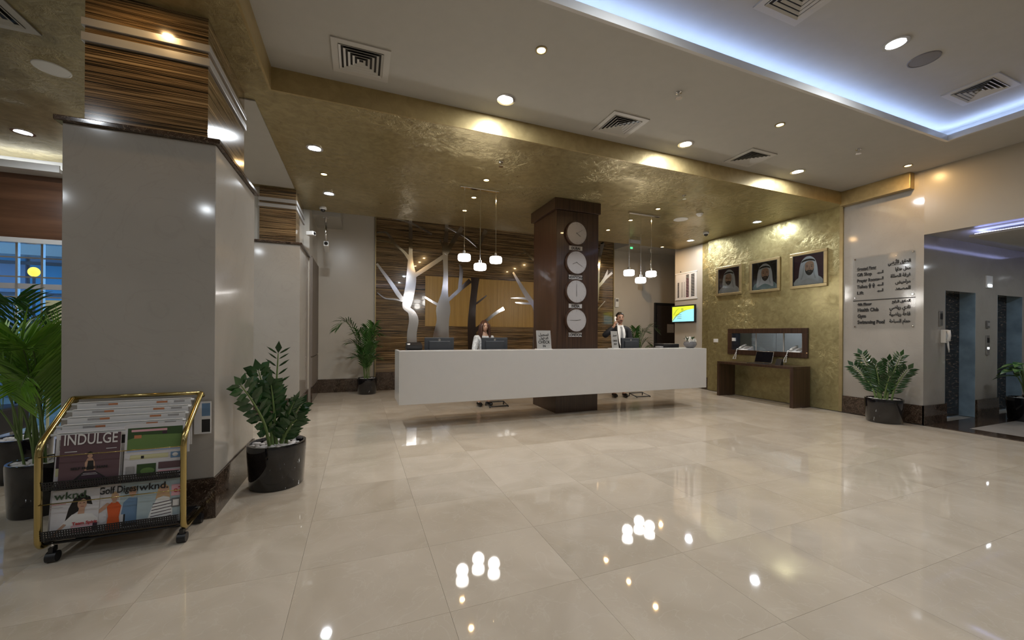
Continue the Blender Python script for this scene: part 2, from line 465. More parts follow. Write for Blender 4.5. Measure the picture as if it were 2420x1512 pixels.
# back wall
struct(MB().box(-1.0, 9.75, YB, YB + 0.15, 0, 4.3).build('wall_back', 'cream_wall'), 'cream painted wall behind the reception')
struct(MB().box(-0.86, 0.33, YB - 0.025, YB, 0, 0.29).build('baseboard_back', 'dark_marble'), 'dark brown marble skirting left of the tree panel')
struct(MB().box(6.72, 8.20, YB - 0.025, YB, 0, 0.29).build('baseboard_alcove', 'dark_marble'), 'dark brown marble skirting left of the door')
# left wall section behind second pillar
struct(MB().box(-1.0, -0.86, 7.95, YB, 0, 4.3).build('wall_left', 'cream_wall'), 'cream wall beside the second pillar')
d1 = struct(MB().box(-0.86, -0.835, 8.02, 9.20, 0.0, 2.72).build('door_1', 'panel_taupe'), 'taupe flush door in the left wall')
MB().box(-0.835, -0.815, 8.05, 9.17, 0.86, 2.69).build('upper_panel', 'panel_taupe', d1)
MB().box(-0.835, -0.815, 8.05, 9.17, 0.30, 0.84).build('lower_panel', 'panel_taupe', d1)
MB().box(-0.835, -0.812, 8.05, 9.17, 0.01, 0.27).build('kick_plate', 'dark_marble', d1)
# right side: gold wall with a hatch
HY0, HY1, HZ0, HZ1 = 4.73, 6.37, 0.90, 1.42
g = MB()
g.box(XR, XR + 0.16, YS, HY0, 0, ZG + 0.2); g.box(XR, XR + 0.16, HY1, 6.95, 0, ZG + 0.2)
g.box(XR, XR + 0.16, HY0, HY1, 0, HZ0); g.box(XR, XR + 0.16, HY0, HY1, HZ1, ZG + 0.2)
struct(g.build('wall_right', 'gold_wall'), 'gold textured plaster wall with portraits')
struct(MB().box(XR - 0.012, XR, YS - 0.0, YS + 0.05, 0, ZG).build('trim_1', 'pale_brass'), 'brass edge strip where the gold wall ends')
# marble wall with directory
struct(MB().box(XR + 0.02, XR + 0.45, 3.15, YS, 0, 2.79).box(XR + 0.02, XR + 0.16, 3.15, YS, 2.79, 3.95).build('wall_directory', 'wall_marble'), 'pale polished marble wall with the floor directory')
struct(MB().box(XR - 0.005, XR + 0.02, 3.13, YS - 0.005, 0, 0.28).box(XR - 0.005, XR + 0.50, 3.125, 3.15, 0, 0.28).build('baseboard_right', 'dark_marble'), 'dark brown marble skirting under the directory')
struct(MB().box(XR + 0.02, XR + 0.16, 0.5, 3.15, 2.79, 3.95).box(XR + 0.02, XR + 0.16, -5.2, 0.5, 0, 3.95).build('wall_lobby_side', 'beige_wall'), 'cream wall above the lift lobby opening')
# recess wall with the screen
struct(MB().box(XR + 0.10, XR + 0.26, 7.19, 8.10, 0, 4.1).build('wall_recess', 'cream_wall'), 'short grey wall carrying the calendar and screen')
struct(MB().box(XR + 0.08, XR + 0.26, 6.95, 7.19, 0, 4.1).build('trim_2', 'gold_wall'), 'narrow gold pilaster beside the gold wall')
struct(MB().box(XR + 0.065, XR + 0.08, 6.96, 7.19, 0, 0.28).build('baseboard_recess', 'dark_marble'), 'dark marble skirting at the right end of the desk')
struct(MB().box(9.60, 9.75, 8.10, YB, 0, 4.3).box(XR + 0.26, 9.75, 7.95, 8.10, 0, 4.3).build('wall_alcove', 'cream_wall'), 'side walls of the alcove with the dark door')
# enclosing walls not in view
struct(MB().box(-7.2, XR + 0.16, -5.2, -5.05, 0, 3.95).build('wall_front', 'cream_wall'), 'cream wall behind the viewer')
struct(MB().box(-7.2, -7.05, -5.05, 7.0, 0, 3.95).build('wall_far_left', 'cream_wall'), 'cream wall far left')

# ceilings
cg = MB()
cg.box(XS, XR + 0.26, YS, YG, ZG, ZU + 0.06)
cg.box(-7.05, XS, -5.05, 7.0, ZG, ZU + 0.06)
cg.box(-1.0, XS, 7.0, YG, ZG, ZU + 0.06)
struct(cg.build('ceiling_gold', 'gold_ceiling'), 'low gold textured plaster soffit over the reception')
# smoother fascia on the edges of the gold soffit
struct(MB().box(XS, XR - 0.10, YS - 0.02, YS, ZG, ZU).box(XS, XS + 0.02, -5.05, YS - 0.02, ZG, ZU).build('trim_3', 'gold_fascia'), 'gold fascia along the soffit edge')
struct(MB().box(XR - 0.10, XR + 0.02, 3.26, YS, 3.50, ZU).build('trim_4', 'gold_fascia', bevel=0.004), 'short gold beam above the floor directory')
struct(MB().box(-1.74, -0.95, 4.40, 6.84, ZG - 0.012, ZG).build('ceiling_strip', 'white_paint'), 'white ceiling strip between the two pillars')
# white ceiling with tray opening
TX0, TX1, TY0, TY1 = 0.2, 6.80, -3.6, 2.56
cw = MB()
lp = 0.031
cw.box(XS + 0.02, XR + 0.02, TY1 + lp, YS - 0.02, ZU, ZU + 0.05); cw.box(XS + 0.02, XR + 0.02, -5.05, TY0 - lp, ZU, ZU + 0.05)
cw.box(XS + 0.02, TX0 - lp, TY0 - lp, TY1 + lp, ZU, ZU + 0.05); cw.box(TX1 + lp, XR + 0.02, TY0 - lp, TY1 + lp, ZU, ZU + 0.05)
struct(cw.build('ceiling', 'white_paint'), 'white lobby ceiling around the raised tray')
ct = MB()
e = 0.22
ct.box(TX0 - e, TX1 + e, TY0 - e, TY1 + e, ZT, ZT + 0.05)
ct.box(TX0 - e, TX1 + e, TY1 + e, TY1 + e + 0.03, ZU + 0.05, ZT + 0.05); ct.box(TX0 - e, TX1 + e, TY0 - e - 0.03, TY0 - e, ZU + 0.05, ZT + 0.05)
ct.box(TX1 + e, TX1 + e + 0.03, TY0 - e, TY1 + e, ZU + 0.05, ZT + 0.05); ct.box(TX0 - e - 0.03, TX0 - e, TY0 - e, TY1 + e, ZU + 0.05, ZT + 0.05)
struct(ct.build('ceiling_tray', 'white_paint'), 'raised white tray ceiling with concealed lighting')
tl = MB()
tl.box(TX0 - 0.03, TX1 + 0.03, TY1, TY1 + 0.03, ZU - 0.008, ZU + 0.062); tl.box(TX1, TX1 + 0.03, TY0, TY1, ZU - 0.008, ZU + 0.062)
tl.box(TX0 - 0.03, TX1 + 0.03, TY0 - 0.03, TY0, ZU - 0.008, ZU + 0.062); tl.box(TX0 - 0.03, TX0, TY0, TY1, ZU - 0.008, ZU + 0.062)
struct(tl.build('trim_5', 'white_gloss'), 'white lip around the raised ceiling tray')
# raised slot ceiling behind the gold soffit
struct(MB().box(-1.0, 9.75, YG, YB + 0.15, 4.10, 4.2).box(-1.0, XR + 0.26, YG - 0.05, YG, ZU + 0.06, 4.2).build('ceiling_slot', 'white_paint'), 'white ceiling strip in front of the tree panel')
# LED strips of the tray
led = thing('led_strip', (3.5, 2.68, ZU + 0.055), 'bluish white light strip hidden behind the tray lip', 'light strip')
lo = led.location
def strip(par, origin, x0, x1, y0, y1, z, mat='led'):
    MB(origin).box(x0, x1, y0, y1, z, z + 0.012).build('diode_strip', mat, par)
strip(led, lo, TX0 - 0.05, TX1 + 0.12, TY1 + 0.08, TY1 + 0.13, ZU + 0.055)
strip(led, lo, TX1 + 0.08, TX1 + 0.13, TY0, TY1 + 0.07, ZU + 0.055)
strip(led, lo, TX0 - 0.13, TX0 - 0.08, TY0, TY1 + 0.07, ZU + 0.055)
strip(led, lo, TX0 - 0.05, TX1 + 0.12, TY0 - 0.13, TY0 - 0.08, ZU + 0.055)

# lift lobby shell
LX1 = 12.4
lw = MB()
LZ = 2.0
L1, L2, L3, L4 = 8.32, 9.25, 9.98, 10.90
for a, b in ((XR + 0.45, L1), (L2, L3), (L4, LX1)): lw.box(a, b, 3.15, 3.45, 0, LZ)
lw.box(XR + 0.45, LX1, 3.15, 3.45, LZ, 3.3)
struct(lw.build('wall_lift', 'wall_marble'), 'pale marble wall with the lift doors')
lbb = MB()
for a, b in ((L2, L3), (L4, LX1)): lbb.box(a, b, 3.125, 3.15, 0, 0.28)
lbb.box(XR + 0.50, L1, 3.125, 3.15, 0, 0.28)
struct(lbb.build('baseboard_lift', 'dark_marble'), 'dark marble skirting between the lifts')
struct(MB().box(LX1, LX1 + 0.12, 0.0, 3.45, 0, 3.3).box(XR + 0.16, LX1, 0.0, 0.12, 0, 3.3).build('wall_lobby_end', 'wall_marble'), 'end walls of the lift lobby')
struct(MB().box(XR + 0.16, LX1, 0.12, 3.15, 2.795, 2.85).build('ceiling_lobby', 'white_paint'), 'white lift lobby ceiling')
struct(MB().box(8.02, 11.6, 0.6, 2.80, 2.705, 2.735).build('trim_9', 'white_paint'), 'flat hanging ceiling raft in the lift lobby')
ll = thing('led_strip', (8.1, 1.6, 2.737), 'violet blue light strip on the lift lobby ceiling raft', 'light strip')
strip(ll, ll.location, 8.06, 8.11, 0.65, 2.76, 2.737, 'led_lobby')
strip(ll, ll.location, 8.13, 11.5, 2.71, 2.76, 2.737, 'led_lobby')
for a, b, lab, dn in ((L1, L2, 'dark patterned lift door nearest the directory wall', 2), (L3, L4, 'dark patterned lift door behind the leafy pot plant', 3)):
    d = struct(MB().box(a, b, 3.33, 3.39, 0, LZ).build('door_%d' % dn, 'lift_panel'), lab)
    MB().box(b - 0.012, b, 3.152, 3.33, 0, LZ).build('jamb', 'jamb_blue', d)
    MB().box(a, a + 0.012, 3.152, 3.33, 0, LZ).build('jamb', 'jamb_blue', d)
    MB().box((a + b) / 2 - 0.004, (a + b) / 2 + 0.004, 3.322, 3.33, 0, LZ).build('door_seam', 'black_plastic', d)

# pillars
def pillar(x0, x1, y0, y1, ztop, label, s1, s2):
    o = thing('pillar', ((x0 + x1) / 2, (y0 + y1) / 2, 0), label, 'pillar'); L = o.location
    MB(L).box(x0, x1, y0, y1, 0.28, ztop).build('shaft', 'wall_marble', o, bevel=0.004)
    p = 0.012
    for k, (a, b, c, d) in enumerate(((x0 - p, x1 + p, y0 - p, y0), (x0 - p, x1 + p, y1, y1 + p), (x1, x1 + p, y0, y1), (x0 - p, x0, y0, y1))):
        MB(L).box(a, b, c, d, 0, 0.28).build('skirting', 'dark_marble', o)
    MB(L).box(x0 - 0.03, x1 + 0.03, y0 - 0.03, y1 + 0.03, ztop, ztop + 0.035).build('ledge', 'dark_marble', o, bevel=0.006)
    w = 0.07
    zz = [ztop + 0.035, s1[0], s1[1], s2[0], s2[1], ZG]
    for a, b in ((0, 1), (2, 3), (4, 5)):
        MB(L).box(x0 + w, x1 - w, y0 + w, y1 - w, zz[a], zz[b]).build('veneer_panel', 'zebrano', o)
    for s_ in (s1, s2):
        q = w - 0.015
        MB(L).box(x0 + q, x1 - q, y0 + q, y1 - q, s_[0], s_[1]).build('metal_band', 'band_grey', o, bevel=0.003)
    return o
pillar(-1.745, -0.945, 3.31, 4.38, 2.61, 'nearest square marble pillar with striped wood top, behind the newspaper rack', (3.185, 3.24), (3.285, 3.335))
pillar(-1.50, -0.87, 6.86, 7.93, 2.66, 'farther marble pillar with striped wood top, beyond the pot plant', (3.22, 3.275), (3.31, 3.365))

# storefront on the far left
YW = 7.0
struct(MB().box(-7.05, -3.60, YW - 0.22, YW + 0.02, 3.33, 3.38).box(-7.05, -3.60, YW - 0.22, YW - 0.20, 3.38, 3.42).box(-7.05, -3.60, YW + 0.02, YW + 0.15, 3.33, ZG + 0.1).build('trim_6', 'white_gloss'), 'white cornice above the brown panel at far left')
lx = thing('led_strip', (-5.3, YW - 0.1, 3.38), 'white light strip on the cornice at far left', 'light strip')
strip(lx, lx.location, -7.0, -3.62, YW - 0.14, YW - 0.09, 3.381, 'lens_cool')
struct(MB().box(-7.05, -3.60, YW + 0.02, YW + 0.15, 2.50, 3.33).build('wall_fascia', 'brown_wood'), 'reddish brown wood fascia above the glazing')
struct(MB().box(-3.60, -1.0, YW, YW + 0.15, 0, ZG + 0.1).build('wall_side', 'cream_wall'), 'cream wall behind the nearest pillar')
wn = struct(MB().box(-3.66, -3.60, YW - 0.01, YW + 0.10, 0, 2.50).box(-7.05, -3.66, YW - 0.01, YW + 0.10, 2.44, 2.50).build('window_1', 'white_gloss'), 'white framed glazed shopfront at far left')
vx = [-3.66, -3.89, -4.13, -4.37, -4.85, -5.4, -6.2, -7.05]
hz = [2.44, 2.25, 2.0, 1.88, 1.74, 1.2, 0.05]
for x in vx[1:-1]: MB().box(x - 0.012, x + 0.012, YW + 0.02, YW + 0.06, 0.05, 2.44).build('mullion', 'chrome', wn)
for z in hz[1:-1]:
    h = 0.035 if abs(z - 1.88) < 0.01 else 0.009
    MB().box(-7.05, -3.66, YW + 0.025, YW + 0.055, z - h, z + h).build('transom', 'chrome' if h < 0.02 else 'grey_plastic', wn)
for i in range(len(vx) - 1):
    for j in range(len(hz) - 1):
        MB().box(vx[i + 1] + 0.012, vx[i] - 0.012, YW + 0.036, YW + 0.042, hz[j + 1] + 0.009, hz[j] - 0.009).build('pane', 'tint_glass', wn)
# building across the way
bd = thing('shop_building', (-6.2, 10.6, 0), 'blue glazed building seen through the shopfront', 'building'); L = bd.location
MB(L).box(-10.5, -4.3, 10.75, 10.95, 0, 5.0).build('wall', 'facade_grey', bd)
random.seed(4)
for i in range(10):
    for j in range(7):
        x0 = -10.3 + i * 0.6; z0 = 0.2 + j * 0.62
        MB(L).box(x0, x0 + 0.53, 10.70, 10.75, z0, z0 + 0.55).build('window', ('facade_blue', 'facade_blue', 'facade_dark', 'sky_blue')[random.randrange(4)], bd)
MB(L).box(-10.5, -4.3, 10.3, 10.75, 2.75, 2.95).build('canopy', 'white_gloss', bd)
sl = thing('street_lamp', (-5.31, 9.4, 0), 'lamp post with a yellow glowing globe outside the shopfront', 'lamp')
MB(sl.location).tube([(-5.31, 9.4, -0.01), (-5.31, 9.4, 2.25)], 0.02, 8).build('post', 'facade_dark', sl, True)
MB(sl.location).ell((-5.31, 9.4, 2.33), 0.075, 0.075, 0.085).build('globe', 'lamp_yellow', sl, True)
b_ = MB((-3.68, 6.93, 0)); b_.box(-3.80, -3.55, 6.92, 6.95, 0.6, 1.70); b_.box(-3.79, -3.77, 6.925, 6.945, 0, 0.6); b_.box(-3.58, -3.56, 6.925, 6.945, 0, 0.6)
tag(b_.build('notice_board', 'cream_board'), 'pale yellow free standing board beside the shopfront', 'board')

# ================================================================== CEILING FIXTURES
def light(name, kind, parent, loc, energy, color, size=0.14):
    l = bpy.data.lights.new(name, 'AREA'); l.shape = 'DISK'; l.size = size
    l.energy = energy; l.color = color
    o = bpy.data.objects.new(name, l); COL.objects.link(o); o.parent = parent; o.location = loc
    return o
DL = {}
def downlight(x, y, z, label, r=0.085, warm=False, energy=None, group=None):
    t = thing('downlight', (x, y, z), label, 'downlight', group)
    key = (r, warm)
    if key not in DL:
        a = MB().lathe((0, 0, 0), [(r * 0.82, 0.0), (r * 0.84, -0.008), (r * 1.12, -0.008), (r * 1.14, 0.0)], 28).build('trim_ring', 'pale_brass' if warm else 'chrome', t, SM)
        b = MB().lathe((0, 0, 0), [(r * 0.80, -0.001), (r * 0.80, -0.0025), (r * 0.78, -0.003)], 24).build('lens', 'lens_warm' if warm else 'lens_cool', t, SM)
        DL[key] = (a.data, b.data)
    else:
        for nm, me in zip(('trim_ring', 'lens'), DL[key]):
            o = bpy.data.objects.new(nm, me); COL.objects.link(o); o.parent = t
    en = energy if energy is not None else (P_WARM if warm else P_WHITE)
    light('bulb', None, t, (0, 0, -0.012), en, WARM if warm else COOL, r * 1.5)
    return t
downlight(1.41, 3.82, ZU, 'large white downlight in white ceiling above left end of desk, by soffit')
downlight(3.87, 3.85, ZU, 'large white downlight in white ceiling above the clock column, by soffit')
downlight(6.06, 3.875, ZU, 'large white downlight in white ceiling nearest the gold wall, by soffit')
downlight(1.44, 3.04, ZU, 'small warm star bright spotlight in white ceiling, top centre', 0.045, True)
downlight(4.52, 3.09, ZU, 'small warm spotlight in white ceiling between two air vents and the tray', 0.045, True)
downlight(7.29, 3.15, ZU, 'small warm spotlight in white ceiling above the directory wall', 0.045, True, 9)
downlight(-0.52, 5.27, ZG, 'large white downlight in gold soffit nearest the front pillar')
downlight(-0.47, 6.90, ZG, 'large white downlight in gold soffit above the second pillar', 0.085)
downlight(-0.48, 6.08, ZG, 'small warm spotlight between two white downlights in gold soffit', 0.045, True)
downlight(7.27, 7.07, ZG, 'white downlight in gold soffit above calendar and screen')
downlight(7.27, 5.41, ZG, 'white downlight in gold soffit above the portraits')
for (x, y), nm in zip(((1.70, 5.42), (1.73, 6.19), (1.76, 6.91)), ('front', 'middle', 'rear')):
    downlight(x, y, ZG, nm + ' small warm spotlight in gold soffit around left pendant bar', 0.045, True)
for (x, y), nm in zip(((4.91, 5.51), (4.91, 6.26), (4.93, 7.03)), ('front', 'middle', 'rear')):
    downlight(x, y, ZG, nm + ' small warm spotlight in gold soffit around right pendant bar', 0.045, True)
downlight(7.15, 7.86, ZG, 'small warm spotlight in gold soffit in front of the dark door', 0.045, True, 12)
downlight(4.47, 2.02, ZT, 'large white downlight in raised tray ceiling, top right')
downlight(-1.35, 3.08, ZG, 'small warm spotlight in gold soffit in front of the nearest pillar', 0.045, True, 2.2)
downlight(-3.53, 6.08, ZG, 'warm white downlight in gold soffit at far left', 0.085, False, 16)
for x in (1.9, 4.47):  # fill lamps added out of view to brighten the near lobby
    for y in (0.0, -2.4):
        downlight(x, y, ZT, 'added white fill downlight in the lobby behind the viewer', 0.085, False, P_FILL, 'added fill downlights behind the viewer')
downlight(1.9, 2.02, ZT, 'added white fill downlight in the tray above the viewer', 0.085, False, P_FILL)  # one more added fill lamp, out of view overhead
for x, y in ((-2.6, 1.2), (-4.6, 1.2), (-2.6, -2.0), (-4.6, -2.0), (-4.8, 4.4), (-0.95 - 1.6, 5.6)):  # unseen lamps added as fill over the left bay
    downlight(x, y, ZG, 'added white fill downlight in gold soffit of the left bay', 0.085, False, P_FILL * 0.8, 'added left bay fill downlights')
for x, y, lab in ((9.0, 1.9, 'left'), (10.6, 1.9, 'right')):
    downlight(x, y, 2.705, lab + ' downlight in the lift lobby ceiling raft', 0.07, False, 7)

def vent(x0, x1, y0, y1, z, label, n=5):
    t = thing('air_vent', ((x0 + x1) / 2, (y0 + y1) / 2, z), label, 'air vent'); L = t.location
    MB(L).box(x0 + 0.04, x1 - 0.04, y0 + 0.04, y1 - 0.04, z - 0.002, z - 0.0005).build('duct_opening', 'black_plastic', t)
    f = MB(L); w = 0.055
    f.box(x0, x1, y0, y0 + w, z - 0.012, z); f.box(x0, x1, y1 - w, y1, z - 0.012, z); f.box(x0, x0 + w, y0 + w, y1 - w, z - 0.012, z); f.box(x1 - w, x1, y0 + w, y1 - w, z - 0.012, z)
    f.build('frame', 'vent_paint', t)
    cx, cy = (x0 + x1) / 2, (y0 + y1) / 2
    hx, hy = (x1 - x0) / 2 - w, (y1 - y0) / 2 - w
    for k in range(n):
        a = 1 - (k + 0.05) / n; b = 1 - (k + 0.55) / n
        vs = []
        for s_, zz in ((a, -0.016), (b, -0.006)):
            vs += [(cx + sx * hx * s_, cy + sy * hy * s_, z + zz) for sx, sy in ((-1, -1), (1, -1), (1, 1), (-1, 1))]
        vs2 = [(p[0], p[1], p[2] - 0.003) for p in vs]
        fs = []
        for i in range(4):
            j = (i + 1) % 4
            fs += [(i, j, 4 + j, 4 + i), (8 + i, 8 + j, 12 + j, 12 + i), (i, j, 8 + j, 8 + i), (4 + i, 4 + j, 12 + j, 12 + i)]
        MB(L).add(vs + vs2, fs).build('louvre', 'vent_paint', t)
    return t
vent(-0.24, 0.24, 3.53, 3.98, ZU, 'square white ceiling vent above the nearest pillar, left')
vent(2.57, 3.05, 3.56, 4.00, ZU, 'square white ceiling vent above the clock column')
vent(4.75, 5.22, 3.60, 4.03, ZU, 'square white ceiling vent left of the rightmost soffit downlight')
vent(5.90, 6.38, 1.86, 2.28, ZT, 'square white vent in the raised tray beside its lit corner')
vent(2.92, 3.42, 1.75, 2.22, ZT, 'square white vent in the raised tray at the top edge')
vent(-2.72, -2.24, 3.55, 4.03, ZG, 'square vent in the gold soffit at top left corner')

def disc_thing(name, x, y, z, r, label, cat, mat='grey_plastic', edge='white_plastic'):
    t = thing(name, (x, y, z), label, cat); L = t.location
    MB(L).lathe((x, y, z), [(r * 0.9, -0.002), (r * 0.92, -0.009), (r, -0.007), (r * 1.02, 0)], 28).build('rim', edge, t, SM)
    MB(L).lathe((x, y, z), [(r * 0.9, -0.003), (r * 0.9, -0.006), (r * 0.4, -0.009)], 28).build('grille', mat, t, SM)
disc_thing('ceiling_speaker', 4.98, 2.04, ZT, 0.115, 'round grey speaker grille in the raised tray', 'speaker', 'speaker_grey', 'speaker_grey')
disc_thing('ceiling_speaker', 5.77, 5.85, ZG, 0.13, 'round cream speaker grille in gold soffit right of pendants', 'speaker', 'white_plastic')
disc_thing('ceiling_speaker', -2.45, 4.52, ZG, 0.115, 'round pale speaker grille in gold soffit left of front pillar', 'speaker', 'white_plastic')
t = thing('smoke_detector', (5.82, 5.45, ZG), 'small round white smoke detector in gold soffit', 'smoke detector')
MB(t.location).lathe(t.location, [(0.055, 0), (0.055, -0.02), (0.03, -0.045)], 20).build('body', 'white_plastic', t, SM)
MB(t.location).lathe(t.location, [(0.065, 0), (0.065, -0.006), (0.055, -0.008)], 20).build('base', 'white_plastic', t, SM)
def dome_cam(x, y, z, label):
    t = thing('dome_camera', (x, y, z), label, 'security camera'); L = t.location
    MB(L).lathe(L, [(0.06, 0), (0.062, -0.03), (0.05, -0.045)], 20).build('housing', 'white_plastic', t, SM)
    MB(L).ell((x, y, z - 0.045), 0.042, 0.042, 0.042).build('dome', 'black_ceramic', t, True)
dome_cam(7.0, 6.38, ZG, 'white dome camera in gold soffit near the gold wall')
dome_cam(-0.62, 7.70, ZG, 'white dome camera in gold soffit beside the second pillar')
def sprinkler(x, y, z, label):
    t = thing('sprinkler', (x, y, z), label, 'sprinkler'); L = t.location
    MB(L).lathe(L, [(0.032, 0), (0.03, -0.006), (0.012, -0.012), (0.010, -0.04)], 14).build('collar', 'chrome', t, SM)
    MB(L).lathe((x, y, z - 0.055), [(0.006, 0.015), (0.006, 0.0), (0.032, -0.002), (0.03, -0.005)], 14).build('deflector', 'chrome', t, SM)
sprinkler(2.98, 3.06, ZU, 'chrome sprinkler in white ceiling, left of the tray edge centre')
sprinkler(6.07, 3.12, ZU, 'chrome sprinkler in white ceiling near the tray corner')
sprinkler(1.70, 4.79, ZG, 'sprinkler in gold soffit above left pendants')
sprinkler(4.83, 4.83, ZG, 'sprinkler in gold soffit right of the clock column')

# pendants
def pendant(xs, zs, y, x0, x1, label, side):
    t = thing('pendant_bar', ((x0 + x1) / 2, y, ZG), label, 'ceiling bar'); L = t.location
    MB(L).box(x0, x1, y - 0.03, y + 0.03, ZG - 0.025, ZG).build('canopy', 'chrome', t, bevel=0.006)
    for i, (x, z) in enumerate(zip(xs, zs)):
        p = MB(L).tube([(x, y, ZG - 0.025), (x, y, z + 0.10)], 0.005, 6).build('cord', 'chrome', t)
        MB(L).lathe((x, y, z + 0.05), [(0.012, 0.06), (0.022, 0.05), (0.024, 0.008), (0.05, 0.004), (0.05, 0.0)], 16).build('socket', 'chrome', t, SM)
        MB(L).lathe((x, y, z), [(0.05, -0.052), (0.085, -0.047), (0.095, -0.03), (0.095, 0.03), (0.085, 0.047), (0.05, 0.052)], 24).build('glass_shade', 'pendant_glow', t, SM)
        l = bpy.data.lights.new('bulb', 'POINT'); l.energy = 7; l.color = (1, 0.96, 0.9); l.shadow_soft_size = 0.09
        o = bpy.data.objects.new('bulb', l); COL.objects.link(o); o.parent = t; o.location = (x - L.x, 0, z - 0.16 - L.z)
pendant((1.47, 1.72, 1.975), (2.45, 2.325, 2.45), 5.78, 1.40, 2.02, 'chrome bar with three glowing glass pendants left of the clock column', 'left')
pendant((4.56, 4.82, 5.06), (2.42, 2.30, 2.43), 5.85, 4.55, 5.25, 'chrome bar with three glowing glass pendants right of the clock column', 'right')

# hanging camera poles near the back wall
def hang_pole(x, y, z0, z1, label, plate):
    t = thing('hanging_camera', (x, y, z0), label, 'security camera'); L = t.location
    MB(L).tube([(x, y, z0), (x, y, z1)], 0.022, 10).build('pole', 'chrome', t, True)
    MB(L).lathe((x, y, z0), [(0.06, 0), (0.06, -0.015), (0.02, -0.02)], 16).build('flange', 'chrome', t, SM)
    MB(L).obox((x + 0.02, y - 0.06, z1 - 0.05), (0.045, 0, 0), (0, 0.12, -0.04), (0, 0.015, 0.05)).build('camera_body', 'white_plastic', t, bevel=0.01)
    MB(L).lathe((x + 0.02, y - 0.185, z1 - 0.012), [(0.035, 0), (0.03, 0.02)], 14, axis=(0, -1, -0.33)).build('camera_lens', 'black_ceramic', t, SM)
struct(MB().box(-0.86, -0.36, 8.35, YB, 3.56, 4.10).build('trim_7', 'white_paint'), 'white bulkhead in the back left corner')
hang_pole(-0.63, 8.45, 3.56, 3.02, 'camera on a chrome pole in the back left corner', None)
struct(MB().box(6.72, 9.60, 8.60, YB, 3.70, 4.10).build('trim_8', 'white_paint'), 'white bulkhead above the alcove door')
hang_pole(7.55, 8.75, 3.70, 2.98, 'camera on a chrome pole behind the right pendants', None)
t = thing('wall_camera', (-0.80, 7.62, 3.02), 'small white bullet camera on side of second pillar', 'security camera'); L = t.location
MB(L).obox((-0.80, 7.60, 3.02), (0.06, -0.03, 0), (0.02, 0.04, 0), (0, 0, 0.035)).build('camera_body', 'white_plastic', t, bevel=0.01)
MB(L).lathe((-0.745, 7.572, 3.02), [(0.026, 0), (0.024, 0.012)], 12, axis=(0.9, -0.45, 0)).build('camera_lens', 'black_ceramic', t, SM)
# emergency exit sign under the gold soffit
t = thing('exit_sign', (6.05, 7.55, ZG), 'small green lit exit sign hanging from gold soffit', 'exit sign'); L = t.location
MB(L).box(5.92, 6.18, 7.545, 7.555, ZG - 0.22, ZG - 0.08).build('sign_plate', 'clear_glass', t)
MB(L).box(5.92, 5.98, 7.54, 7.56, ZG - 0.215, ZG - 0.17).build('green_pictogram', 'exit_green', t)
MB(L).box(5.90, 6.20, 7.53, 7.57, ZG - 0.08, ZG).build('housing', 'grey_plastic', t)

# ================================================================== TREE PANEL
tp = thing('tree_panel', (3.52, YB, 0), 'striped dark wood wall panel with mirrored tree cutouts behind the desk', 'wall panel'); L = tp.location
PX0, PX1, PZ = 0.335, 6.71, 4.08
MB(L).box(PX0, PX1, YB - 0.05, YB - 0.005, 0, 0.41).build('plinth', 'dark_marble', tp)
zz = 0.415; k = 0
random.seed(11)
while zz < PZ - 0.05:
    h = min(0.305, PZ - zz)
    MB(L).box(PX0, PX1, YB - 0.04 - 0.003 * (k % 2), YB - 0.005, zz, zz + h - 0.004).build('board', 'zebrano', tp)
    zz += h; k += 1
MB(L).box(PX0 - 0.02, PX0, YB - 0.06, YB - 0.005, 0, PZ).build('edge_strip', 'pale_brass', tp)
MB(L).box(PX1, PX1 + 0.02, YB - 0.06, YB - 0.005, 0, PZ).build('edge_strip', 'pale_brass', tp)
oc = MB(L)
oc.box(1.43, 4.30, YB - 0.052, YB - 0.044, 1.47, 2.65)
random.seed(3)
x = 1.435
while x < 4.28:
    w = random.choice((0.018, 0.024, 0.030)); oc.box(x, x + w, YB - 0.052 - random.choice((0.002, 0.004, 0.006)), YB - 0.05, 1.472, 2.648); x += w + 0.004
oc.build('slatted_inset', 'ochre_wood', tp)
